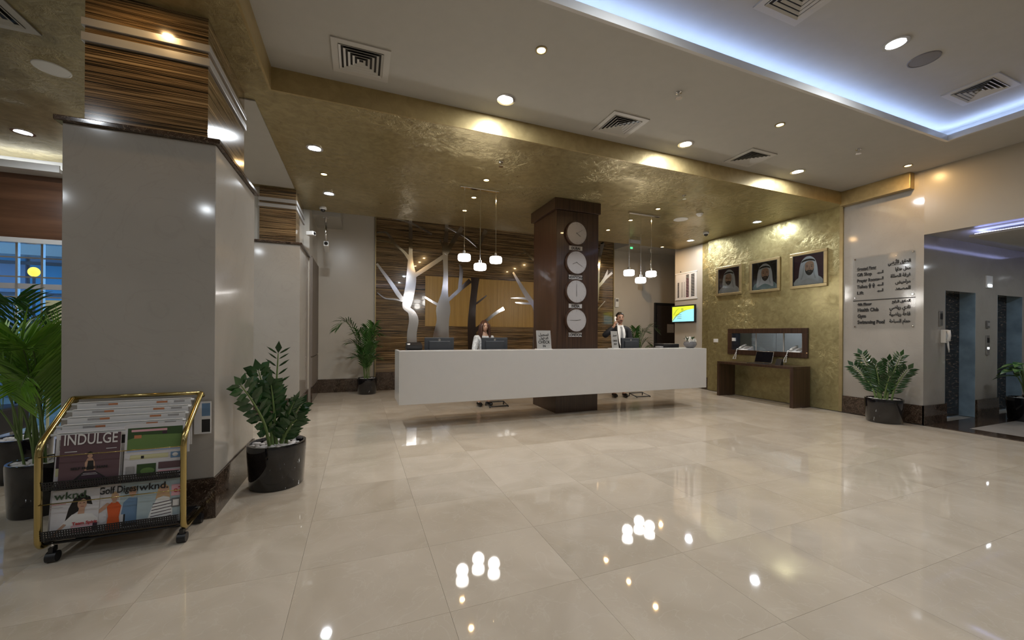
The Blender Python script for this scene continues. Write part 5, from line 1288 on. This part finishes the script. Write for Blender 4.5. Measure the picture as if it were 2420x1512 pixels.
# upper pocket
magazine(RX0 + 0.045, 0.30, 0.417, 0.315, yU + 0.022, 0.10, 'pale magazine behind the purple cover in the upper pocket',
         [('cover_pale', fullp), ('paper_grey', rect(0.02, 0.62, 0.10, 0.80)), ('plum', rect(0.02, 0.30, 0.12, 0.55)), ('cream_board', rect(0.02, 0.18, 0.12, 0.32))], [('T', 0.02, 0.70, 0.05, 'ink', 'LEFT', None)])
magazine(RX0 + 0.075, 0.265, 0.417, 0.29, yU, 0.10, 'purple magazine titled INDULGE showing a woman in a dark gown',
         [('mauve', fullp), ('pink_print', rect(0.0, 0.0, 1, 0.004)), ('ink', [(0.20, 0.08), (0.84, 0.08), (0.62, 0.25), (0.55, 0.30), (0.45, 0.30), (0.38, 0.25)]), ('plum', [(0.30, 0.12), (0.74, 0.12), (0.58, 0.27), (0.44, 0.27)]),
          ('skin', [(0.42, 0.28), (0.60, 0.28), (0.58, 0.44), (0.54, 0.52), (0.46, 0.52), (0.42, 0.44)]), ('ink', [(0.45, 0.29), (0.57, 0.29), (0.56, 0.47), (0.47, 0.47)]), ('skin', el(0.50, 0.575, 0.045, 0.055)), ('hair_black', [(0.455, 0.58), (0.46, 0.63), (0.50, 0.655), (0.54, 0.63), (0.545, 0.58), (0.5, 0.615)]),
          ('cover_pale', rect(0.08, 0.66, 0.28, 0.675)), ('cover_pale', rect(0.76, 0.68, 0.94, 0.695)), ('cover_pale', rect(0.40, 0.225, 0.62, 0.232)), ('cover_pale', rect(0.38, 0.20, 0.64, 0.207))],
         [('INDULGE', 0.05, 0.80, 0.085, 'paper', 'LEFT', 0.235), ('SELF MADE MAN', 0.50, 0.315, 0.018, 'ink', 'CENTER', 0.16)])
magazine(RX0 + 0.355, 0.285, 0.417, 0.325, yU + 0.01, 0.10, 'newspaper supplement with golf course pictures in the upper pocket',
         [('cover_pale', fullp), ('field_green', rect(0.04, 0.50, 0.97, 0.93)), ('dark_green', [(0.04, 0.72), (0.30, 0.80), (0.97, 0.78), (0.97, 0.93), (0.04, 0.93)]), ('sky_blue', rect(0.04, 0.50, 0.97, 0.535)), ('pink_print', rect(0.10, 0.86, 0.70, 0.90)), ('rust', rect(0.15, 0.74, 0.27, 0.80)), ('plum', rect(0.62, 0.80, 0.70, 0.85)),
          ('cream_board', rect(0.10, 0.36, 0.74, 0.44)), ('ink', rect(0.28, 0.37, 0.33, 0.42)), ('denim', rect(0.78, 0.34, 0.97, 0.45)), ('paper', el(0.86, 0.40, 0.05, 0.035)), ('dark_green', rect(0.22, 0.04, 0.54, 0.27)), ('field_green', el(0.40, 0.14, 0.12, 0.06)), ('paper_grey', rect(0.04, 0.04, 0.18, 0.24)), ('mauve', rect(0.58, 0.16, 0.97, 0.28)), ('pink_print', rect(0.58, 0.10, 0.97, 0.13)), ('ink', rect(0.58, 0.04, 0.97, 0.07))], [])
# lower pocket
magazine(RX0 + 0.022, 0.20, 0.140, 0.250, yL + 0.030, 0.12, 'mostly hidden pale magazine at the left of the lower pocket',
         [('cover_pale', fullp), ('red_print', rect(0.02, 0.64, 0.6, 0.655)), ('red_print', rect(0.02, 0.58, 0.5, 0.59)), ('red_print', rect(0.02, 0.5, 0.5, 0.505))], [])
magazine(RX0 + 0.038, 0.205, 0.140, 0.252, yL + 0.014, 0.12, 'wknd magazine with long haired smiling woman at left of the lower pocket',
         [('cover_pale', fullp), ('red_print', rect(0.0, 0.69, 0.30, 0.70)), ('paper_grey', rect(0.0, 0.62, 0.24, 0.63)),
          ('hair_black', [(0.30, 0.30), (0.36, 0.58), (0.46, 0.80), (0.62, 0.88), (0.80, 0.80), (0.86, 0.62), (0.70, 0.66), (0.56, 0.50), (0.42, 0.42), (0.40, 0.30)]),
          ('paper', [(0.10, 0.0), (0.20, 0.22), (0.44, 0.44), (0.62, 0.46), (0.86, 0.42), (1.0, 0.30), (1.0, 0.0)]), ('skin', el(0.64, 0.66, 0.10, 0.125)), ('skin', [(0.56, 0.44), (0.70, 0.44), (0.70, 0.58), (0.58, 0.58)]),
          ('hair_black', [(0.53, 0.70), (0.58, 0.80), (0.68, 0.82), (0.76, 0.72), (0.66, 0.77)]), ('lip', rect(0.61, 0.595, 0.68, 0.61)), ('ink', rect(0.585, 0.675, 0.615, 0.685)), ('ink', rect(0.665, 0.675, 0.695, 0.685)),
          ('skin', [(0.05, 0.0), (0.12, 0.12), (0.28, 0.26), (0.34, 0.24), (0.16, 0.06), (0.13, 0.0)]), ('pink_print', rect(0.44, 0.05, 0.94, 0.20)), ('paper', rect(0.48, 0.08, 0.90, 0.10)), ('paper', rect(0.48, 0.14, 0.90, 0.16)), ('plum', rect(0.90, 0.06, 1.0, 0.22))],
         [('wknd.', 0.05, 0.80, 0.055, 'ink_green', 'LEFT', 0.15), ('Team Spirit', 0.46, 0.21, 0.022, 'red_print', 'LEFT', 0.11)]) if plain('ink_green', (0.05, 0.09, 0.045), 0.6) else None
magazine(RX0 + 0.228, 0.205, 0.140, 0.255, yL + 0.020, 0.12, 'Golf magazine with orange dressed woman and man in denim, lower pocket centre',
         [('cover_pale', fullp), ('cover_blue', rect(0.52, 0.5, 1, 1)), ('denim', [(0.56, 0.30), (0.60, 0.56), (0.72, 0.66), (0.90, 0.64), (1.0, 0.54), (1.0, 0.30)]), ('skin', el(0.80, 0.78, 0.085, 0.11)), ('blond', [(0.70, 0.80), (0.74, 0.90), (0.86, 0.91), (0.90, 0.80), (0.80, 0.86)]),
          ('ink', rect(0.62, 0.02, 0.98, 0.30)), ('denim', rect(0.66, 0.10, 0.96, 0.38)), ('orange', [(0.24, 0.0), (0.28, 0.30), (0.24, 0.52), (0.34, 0.60), (0.48, 0.60), (0.56, 0.50), (0.52, 0.26), (0.56, 0.0)]),
          ('skin', [(0.0, 0.34), (0.20, 0.46), (0.30, 0.58), (0.24, 0.60), (0.0, 0.42)]), ('skin', el(0.40, 0.72, 0.075, 0.10)), ('blond', [(0.31, 0.66), (0.34, 0.80), (0.42, 0.84), (0.49, 0.76), (0.49, 0.66), (0.44, 0.78), (0.37, 0.74)]), ('skin', rect(0.36, 0.58, 0.44, 0.66)), ('cover_pale', el(0.16, 0.28, 0.10, 0.12))],
         [('Golf Digest', 0.04, 0.80, 0.055, 'ink', 'LEFT', 0.185)])
magazine(RX0 + 0.421, 0.213, 0.140, 0.258, yL + 0.008, 0.12, 'wknd magazine with blond woman in striped shirt at right of the lower pocket',
         [('cover_blue', fullp), ('paper_grey', rect(0.02, 0.945, 0.5, 0.96)), ('office_grey', rect(0.0, 0.0, 1.0, 0.16)), ('blond', [(0.40, 0.56), (0.46, 0.82), (0.58, 0.92), (0.70, 0.82), (0.74, 0.56), (0.60, 0.62)]), ('skin', el(0.58, 0.77, 0.085, 0.105)), ('blond', [(0.49, 0.80), (0.58, 0.90), (0.67, 0.80), (0.58, 0.86)]),
          ('shirt', [(0.22, 0.06), (0.34, 0.40), (0.44, 0.58), (0.58, 0.62), (0.72, 0.58), (0.80, 0.36), (0.82, 0.06)])] +
         [('plum', [(0.30 + 0.01 * k, 0.10 + 0.07 * k), (0.78, 0.15 + 0.07 * k), (0.78, 0.165 + 0.07 * k), (0.30 + 0.01 * k, 0.115 + 0.07 * k)]) for k in range(6)] +
         [('pink_print', rect(0.76, 0.60, 0.98, 0.86)), ('ink_grey', rect(0.78, 0.34, 0.98, 0.54)), ('paper', rect(0.81, 0.37, 0.95, 0.51))],
         [('wknd.', 0.03, 0.80, 0.055, 'ink', 'LEFT', 0.14), ('e7', 0.81, 0.68, 0.045, 'red_print', 'LEFT', None)])

# ================================================================== PEOPLE
def skin_mesh(name, joints, edges, L, mat, parent, sub=2, root=None):
    """joints: name -> (x,y,z,r) ; grown with a Skin modifier into one surface"""
    idx = {k: i for i, k in enumerate(joints)}
    me = bpy.data.meshes.new(name)
    me.from_pydata([tuple(Vector(j[:3])) for j in joints.values()], [(idx[a], idx[b]) for a, b in edges], [])
    ob = bpy.data.objects.new(name, me); COL.objects.link(ob)
    ms = ob.modifiers.new('skin', 'SKIN'); ms.use_smooth_shade = True
    if not me.skin_vertices: pass
    sv = me.skin_vertices[0].data
    for k, i in idx.items():
        r = joints[k][3]; r2_ = joints[k][4] if len(joints[k]) > 4 else r
        sv[i].radius = (r, r2_)
        sv[i].use_root = (k == (root or next(iter(joints))))
    sb = ob.modifiers.new('sub', 'SUBSURF'); sb.levels = sub; sb.render_levels = sub
    dg = bpy.context.evaluated_depsgraph_get(); dg.update()
    m2 = bpy.data.meshes.new_from_object(ob.evaluated_get(dg))
    bpy.data.objects.remove(ob); bpy.data.meshes.remove(me)
    m2.name = name; m2.materials.clear(); m2.materials.append(MATS[mat])
    for p in m2.polygons: p.use_smooth = True
    o = bpy.data.objects.new(name, m2); COL.objects.link(o)
    if parent is not None: o.parent = parent
    return o
def head_fn(female):
    def fn(q, d):
        # face towards -y: flatten the front, narrow the jaw, raise a nose
        z = d.z
        if z < -0.1:
            k = 1 - (0.30 if female else 0.20) * min(1, (-z - 0.1) / 0.9); q.x *= k
            if d.y < 0: q.y *= 1.0
            else: q.y *= (1 - 0.25 * min(1, (-z - 0.1)))
        if d.y < -0.2: q.y *= 0.94
        nose = math.exp(-((d.x / 0.13) ** 2)) * math.exp(-(((z + 0.12) / 0.20) ** 2))
        if d.y < 0: q.y -= 0.026 * nose
        for sx in (-1, 1):
            e_ = math.exp(-(((d.x - sx * 0.36) / 0.16) ** 2) - (((z - 0.10) / 0.12) ** 2))
            if d.y < 0: q.y += 0.010 * e_
        chin = math.exp(-((d.x / 0.3) ** 2)) * math.exp(-(((z + 0.85) / 0.15) ** 2))
        if d.y < 0: q.y -= 0.010 * chin
        return q
    return fn
def join_into(dst, src):
    bm = bmesh.new(); bm.from_mesh(dst.data); bm.from_mesh(src.data); bm.to_mesh(dst.data); bm.free()
    me = src.data; bpy.data.objects.remove(src); bpy.data.meshes.remove(me)
def hand_joints(J, E, pre, w, dirv, palm_n, curl, thumb_side):
    """palm + five unequal fingers from wrist joint w; dirv along the hand, palm_n out of the palm"""
    d = Vector(dirv).normalized(); n = Vector(palm_n); n = (n - d * n.dot(d)).normalized(); s = d.cross(n) * thumb_side
    W = Vector(J[w][:3])
    def put(k, p, r): J[pre + k] = (p.x, p.y, p.z, r)
    put('palm', W + d * 0.055, 0.028); E.append((w, pre + 'palm'))
    for i, (off, ln) in enumerate(((0.030, 0.070), (0.010, 0.080), (-0.010, 0.074), (-0.029, 0.058))):
        k0 = W + d * 0.092 + s * off; put('k%d' % i, k0, 0.010)
        k1 = k0 + (d * math.cos(curl * 0.6) + n * math.sin(curl * 0.6)) * ln * 0.5; put('m%d' % i, k1, 0.0088)
        k2 = k1 + (d * math.cos(curl * 1.6) + n * math.sin(curl * 1.6)) * ln * 0.5; put('t%d' % i, k2, 0.0075)
        E += [(pre + 'palm', pre + 'k%d' % i), (pre + 'k%d' % i, pre + 'm%d' % i), (pre + 'm%d' % i, pre + 't%d' % i)]
    t0 = W + d * 0.045 + s * 0.038 + n * 0.006; put('th0', t0, 0.011)
    t1 = t0 + (d * 0.75 + s * 0.35 + n * 0.5).normalized() * 0.045; put('th1', t1, 0.0095)
    E += [(pre + 'palm', pre + 'th0'), (pre + 'th0', pre + 'th1')]
def person(loc, H, female, label, rot, pose, mats):
    t = thing('person', loc, label, 'person'); t.rotation_euler = (0, 0, rot)
    k = H / 1.76
    def sc(j): return tuple(v * k for v in j)
    fx = 0.145 if female else 0.165
    J = {'pelvis': (0, 0, 0.95, 0.135, 0.10), 'waist': (0, 0, 1.10, 0.115 if female else 0.135, 0.09), 'chest': (0, 0.0, 1.30, 0.15 if not female else 0.13, 0.105), 'collar': (0, 0.005, 1.42, 0.085, 0.07), 'neck': (0, -0.005, 1.50, 0.052), 'headlow': (0, -0.02, 1.57, 0.055)}
    E = [('pelvis', 'waist'), ('waist', 'chest'), ('chest', 'collar'), ('collar', 'neck'), ('neck', 'headlow')]
    for sd, pre in ((-1, 'R'), (1, 'L')):
        P = pose[pre]
        J[pre + 'sh'] = (sd * (fx + 0.015), 0.0, 1.405, 0.056); J[pre + 'el'] = (*P['el'], 0.040); J[pre + 'fa'] = (*[a * 0.5 + b * 0.5 for a, b in zip(P['el'], P['wr'])], 0.036); J[pre + 'wr'] = (*P['wr'], 0.026)
        E += [('collar', pre + 'sh'), (pre + 'sh', pre + 'el'), (pre + 'el', pre + 'fa'), (pre + 'fa', pre + 'wr')]
        hx = sd * 0.085
        J[pre + 'hip'] = (hx, 0, 0.88, 0.085); J[pre + 'kn'] = (hx + sd * 0.01, -0.015, 0.49, 0.055); J[pre + 'cf'] = (hx + sd * 0.012, 0.01, 0.34, 0.052); J[pre + 'an'] = (hx + sd * 0.015, 0.015, 0.085, 0.036); J[pre + 'toe'] = (hx + sd * 0.035, -0.15, 0.035, 0.028)
        E += [('pelvis', pre + 'hip'), (pre + 'hip', pre + 'kn'), (pre + 'kn', pre + 'cf'), (pre + 'cf', pre + 'an'), (pre + 'an', pre + 'toe')]
        hand_joints(J, E, pre + '_', pre + 'wr', P['hd'], P['hn'], P['curl'], P['ts'])
    JJ = {a: sc(b) for a, b in J.items()}
    body = skin_mesh('body', JJ, E, None, mats['skin'], t, 2, 'pelvis')
    hc = Vector((0, -0.028, 1.635)) * k
    hm = MB(); hm.ell(hc, 0.074 * k, 0.095 * k, 0.118 * k, 28, 22, 0, head_fn(female))
    for sx in (-1, 1): hm.ell(hc + Vector((sx * 0.074, 0.012, -0.005)) * k, 0.010 * k, 0.02 * k, 0.032 * k, 10, 8)
    hd = hm.build('head', mats['skin'], None, True); hd.location = (0, 0, 0)
    join_into(body, hd)
    for p in body.data.polygons: p.use_smooth = True
    # face
    for sx in (-1, 1):
        MB().ell(hc + Vector((sx * 0.028, -0.0815, 0.012)) * k, 0.011 * k, 0.006 * k, 0.0065 * k, 10, 6).build('eye', 'ink' if not female else 'ink', t, True)
        MB().tube([hc + Vector((sx * 0.012, -0.088, 0.032)) * k, hc + Vector((sx * 0.028, -0.088, 0.037)) * k, hc + Vector((sx * 0.046, -0.078, 0.030)) * k], [0.003 * k, 0.0042 * k, 0.002 * k] if not female else [0.002 * k, 0.003 * k, 0.0015 * k], 6).build('eyebrow', mats['hair'], t, True)
    MB().ell(hc + Vector((0, -0.080, -0.062)) * k, 0.021 * k, 0.008 * k, 0.0065 * k, 12, 6).build('mouth', 'lip', t, True)
    return t, k, hc, JJ
# man in suit, handset at his ear (he faces the camera)
poseM = {'R': dict(el=(-0.37, -0.12, 1.26), wr=(-0.165, -0.17, 1.475), hd=(0.35, 0.35, 1.0), hn=(1, 0.2, -0.3), curl=0.9, ts=-1),
         'L': dict(el=(0.235, -0.02, 1.13), wr=(0.19, -0.26, 1.03), hd=(-0.2, -1, -0.15), hn=(0, 0, -1), curl=0.35, ts=-1)}
man, k, hc, JM = person((5.05, 6.78, 0), 1.755, False, 'man in black suit and grey tie holding a white handset to his ear', -0.30, poseM, dict(skin='skin_dark', hair='hair_black'))
sub = lambda d, names, add, zmin=None: {n: (*d[n][:3], *(r + add for r in d[n][3:])) for n in names}
jk = sub(JM, ['pelvis', 'waist', 'chest', 'collar', 'Rsh', 'Rel', 'Rfa', 'Lsh', 'Lel', 'Lfa'], 0.022)
for pre in 'RL':
    a = Vector(JM[pre + 'el'][:3]); b = Vector(JM[pre + 'wr'][:3]); q = a.lerp(b, 0.88); jk[pre + 'cu'] = (q.x, q.y, q.z, 0.042)
skin_mesh('jacket', jk, [('pelvis', 'waist'), ('waist', 'chest'), ('chest', 'collar'), ('collar', 'Rsh'), ('Rsh', 'Rel'), ('Rel', 'Rfa'), ('Rfa', 'Rcu'), ('collar', 'Lsh'), ('Lsh', 'Lel'), ('Lel', 'Lfa'), ('Lfa', 'Lcu')], None, 'suit', man, 2, 'pelvis')
for pre in 'RL':
    tr = sub(JM, [pre + 'hip', pre + 'kn', pre + 'cf', pre + 'an'], 0.018); tr['top'] = (JM[pre + 'hip'][0] * 0.8, 0, 0.96, 0.09)
    skin_mesh('trouser_leg', tr, [('top', pre + 'hip'), (pre + 'hip', pre + 'kn'), (pre + 'kn', pre + 'cf'), (pre + 'cf', pre + 'an')], None, 'suit', man, 2, 'top')
    an = Vector(JM[pre + 'an'][:3]); sg = -1 if pre == 'R' else 1
    sh = MB(); sh.ell(an + Vector((sg * 0.012, -0.075, -0.042)), 0.048, 0.145, 0.042, 14, 8); sh.build('shoe', 'shoe', man, True)
# shirt front, collar and tie follow the curve of the chest
def front_patch(outline, yoff, mat, name, par, prof):
    mb = MB(); rows = []
    for z, xa, xb in outline:
        row = []
        for i in range(7):
            x = xa + (xb - xa) * i / 6
            row.append((x, prof(x, z) - yoff, z))
        rows.append(row)
    vs = [p for r_ in rows for p in r_]; fs = [(i * 7 + j, i * 7 + j + 1, (i + 1) * 7 + j + 1, (i + 1) * 7 + j) for i in range(len(rows) - 1) for j in range(6)]
    n0 = len(vs); vs2 = [(p[0], p[1] + 0.006, p[2]) for p in vs]
    mb.add(vs + vs2, fs + [tuple(n0 + i for i in f) for f in fs]); mb.build(name, mat, par, True)
def chest_prof(x, z):
    dpt = 0.145 if z < 1.36 else 0.145 - (z - 1.36) * 0.62
    return -dpt * math.sqrt(max(0.05, 1 - (x / 0.23) ** 2))
front_patch([(1.02, -0.03, 0.03), (1.10, -0.045, 0.05), (1.20, -0.06, 0.065), (1.30, -0.072, 0.078), (1.40, -0.066, 0.070), (1.455, -0.055, 0.055), (1.485, -0.05, 0.05)], 0.012, 'shirt', 'shirt_front', man, chest_prof)
front_patch([(1.04, -0.022, 0.022), (1.12, -0.030, 0.030), (1.28, -0.024, 0.024), (1.40, -0.018, 0.018), (1.44, -0.024, 0.024), (1.462, -0.016, 0.016)], 0.022, 'tie_grey', 'tie', man, chest_prof)
col_ = MB(); col_.tube([(0.062 * math.cos(a), -0.012 + 0.066 * math.sin(a), 1.487 + 0.012 * math.sin(a)) for a in [2 * PI * i / 16 for i in range(16)]], 0.014, 8, closed=True); col_.build('shirt_collar', 'shirt', man, True)
hr = MB()
def hair_m(q, d):
    return q * (1.0 + 0.05 * math.sin(9 * d.x + 5 * d.z) * 0.4)
hr.ell(hc + Vector((0, 0.016, 0.034)) * k, 0.083 * k, 0.098 * k, 0.106 * k, 22, 14, 0, hair_m)
hob = hr.build('hair', 'hair_black', man, True)
bm = bmesh.new(); bm.from_mesh(hob.data)
cut = [v for v in bm.verts if (v.co.y < hc.y - 0.045 and v.co.z < hc.z + 0.062) or v.co.z < hc.z - 0.035 or (v.co.y < hc.y - 0.01 and v.co.z < hc.z + 0.02)]
bmesh.ops.delete(bm, geom=cut, context='VERTS'); bm.to_mesh(hob.data); bm.free()
MB().tube([hc + Vector((-0.03, -0.093, -0.044)) * k, hc + Vector((0, -0.101, -0.040)) * k, hc + Vector((0.03, -0.093, -0.044)) * k], [0.004, 0.008, 0.004], 8).build('moustache', 'hair_black', man, True)
# handset in his hand (a thing of its own) with its cord
hs = thing('phone_handset', man.location + Vector((-0.11, -0.10, 1.58)), 'white telephone handset held to the ear of the man', 'telephone'); LL = hs.location
R3 = Matrix.Rotation(-0.30, 3, 'Z')
def mw(p): return man.location + R3 @ Vector(p)
MB(LL).tube([mw((-0.098, -0.035, 1.655)), mw((-0.118, -0.06, 1.62)), mw((-0.118, -0.10, 1.56)), mw((-0.085, -0.125, 1.515))], [0.026, 0.017, 0.017, 0.024], 10).build('handset_body', 'white_plastic', hs, True)
MB(LL).tube([mw((-0.085, -0.13, 1.51)), mw((-0.10, -0.20, 1.38)), mw((-0.13, -0.38, 1.15)), mw((-0.16, -0.62, 0.95)), mw((-0.16, -0.75, 0.80))], 0.010, 7).build('cord', 'white_plastic', hs, True)

# woman leaning towards her monitor
poseW = {'R': dict(el=(-0.25, -0.10, 1.12), wr=(-0.12, -0.32, 1.10), hd=(0.2, -1, 0.0), hn=(0, 0, -1), curl=0.5, ts=1),
         'L': dict(el=(0.24, -0.10, 1.12), wr=(0.14, -0.32, 1.08), hd=(-0.2, -1, 0.0), hn=(0, 0, -1), curl=0.5, ts=-1)}
wom, k, hc, JW = person((2.10, 6.78, 0), 1.53, True, 'woman with long reddish brown hair and pale blouse behind desk monitor', 0.05, poseW, dict(skin='skin', hair='hair_brown'))
bl = sub(JW, ['pelvis', 'waist', 'chest', 'collar', 'Rsh', 'Rel', 'Rfa', 'Lsh', 'Lel', 'Lfa'], 0.018)
skin_mesh('blouse', bl, [('pelvis', 'waist'), ('waist', 'chest'), ('chest', 'collar'), ('collar', 'Rsh'), ('Rsh', 'Rel'), ('Rel', 'Rfa'), ('collar', 'Lsh'), ('Lsh', 'Lel'), ('Lel', 'Lfa')], None, 'blouse', wom, 2, 'pelvis')
sk = MB(); sk.lathe((0, 0, 0.40), [(0.15, 0), (0.165, 0.02), (0.18, 0.30), (0.165, 0.48), (0.14, 0.52)], 24); sk.build('skirt', 'suit', wom, SM)
for pre in 'RL':
    an = Vector(JW[pre + 'an'][:3]); sg = -1 if pre == 'R' else 1
    MB().ell(an + Vector((sg * 0.010, -0.065, -0.035)), 0.042, 0.125, 0.038, 14, 8).build('shoe', 'shoe', wom, True)
hr = MB()
hr.ell(hc + Vector((0, 0.020, 0.022)) * k, 0.092 * k, 0.098 * k, 0.122 * k, 22, 16)
hob = hr.build('hair', 'hair_brown', wom, True)
bm = bmesh.new(); bm.from_mesh(hob.data)
bmesh.ops.delete(bm, geom=[v for v in bm.verts if v.co.y < hc.y - 0.035 * k and v.co.z < hc.z + 0.070 * k - abs(v.co.x) * 0.5], context='VERTS'); bm.to_mesh(hob.data); bm.free()
for sx in (-1, 1):
    for j in range(4):
        MB().tube([hc + Vector((sx * (0.030 + 0.012 * j), -0.050 + 0.022 * j, 0.108 - 0.010 * j)) * k, hc + Vector((sx * (0.076 + 0.003 * j), -0.066 + 0.030 * j, 0.03)) * k, hc + Vector((sx * (0.084 + 0.004 * j), -0.055 + 0.03 * j, -0.08)) * k, hc + Vector((sx * (0.098 + 0.006 * j), -0.055 + 0.028 * j, -0.19)) * k, hc + Vector((sx * (0.085 + 0.01 * j), -0.075 + 0.03 * j, -0.27)) * k],
                  [0.016 * k, 0.026 * k, 0.028 * k, 0.026 * k, 0.008 * k], 8).build('hair_lock', 'hair_brown', wom, True)
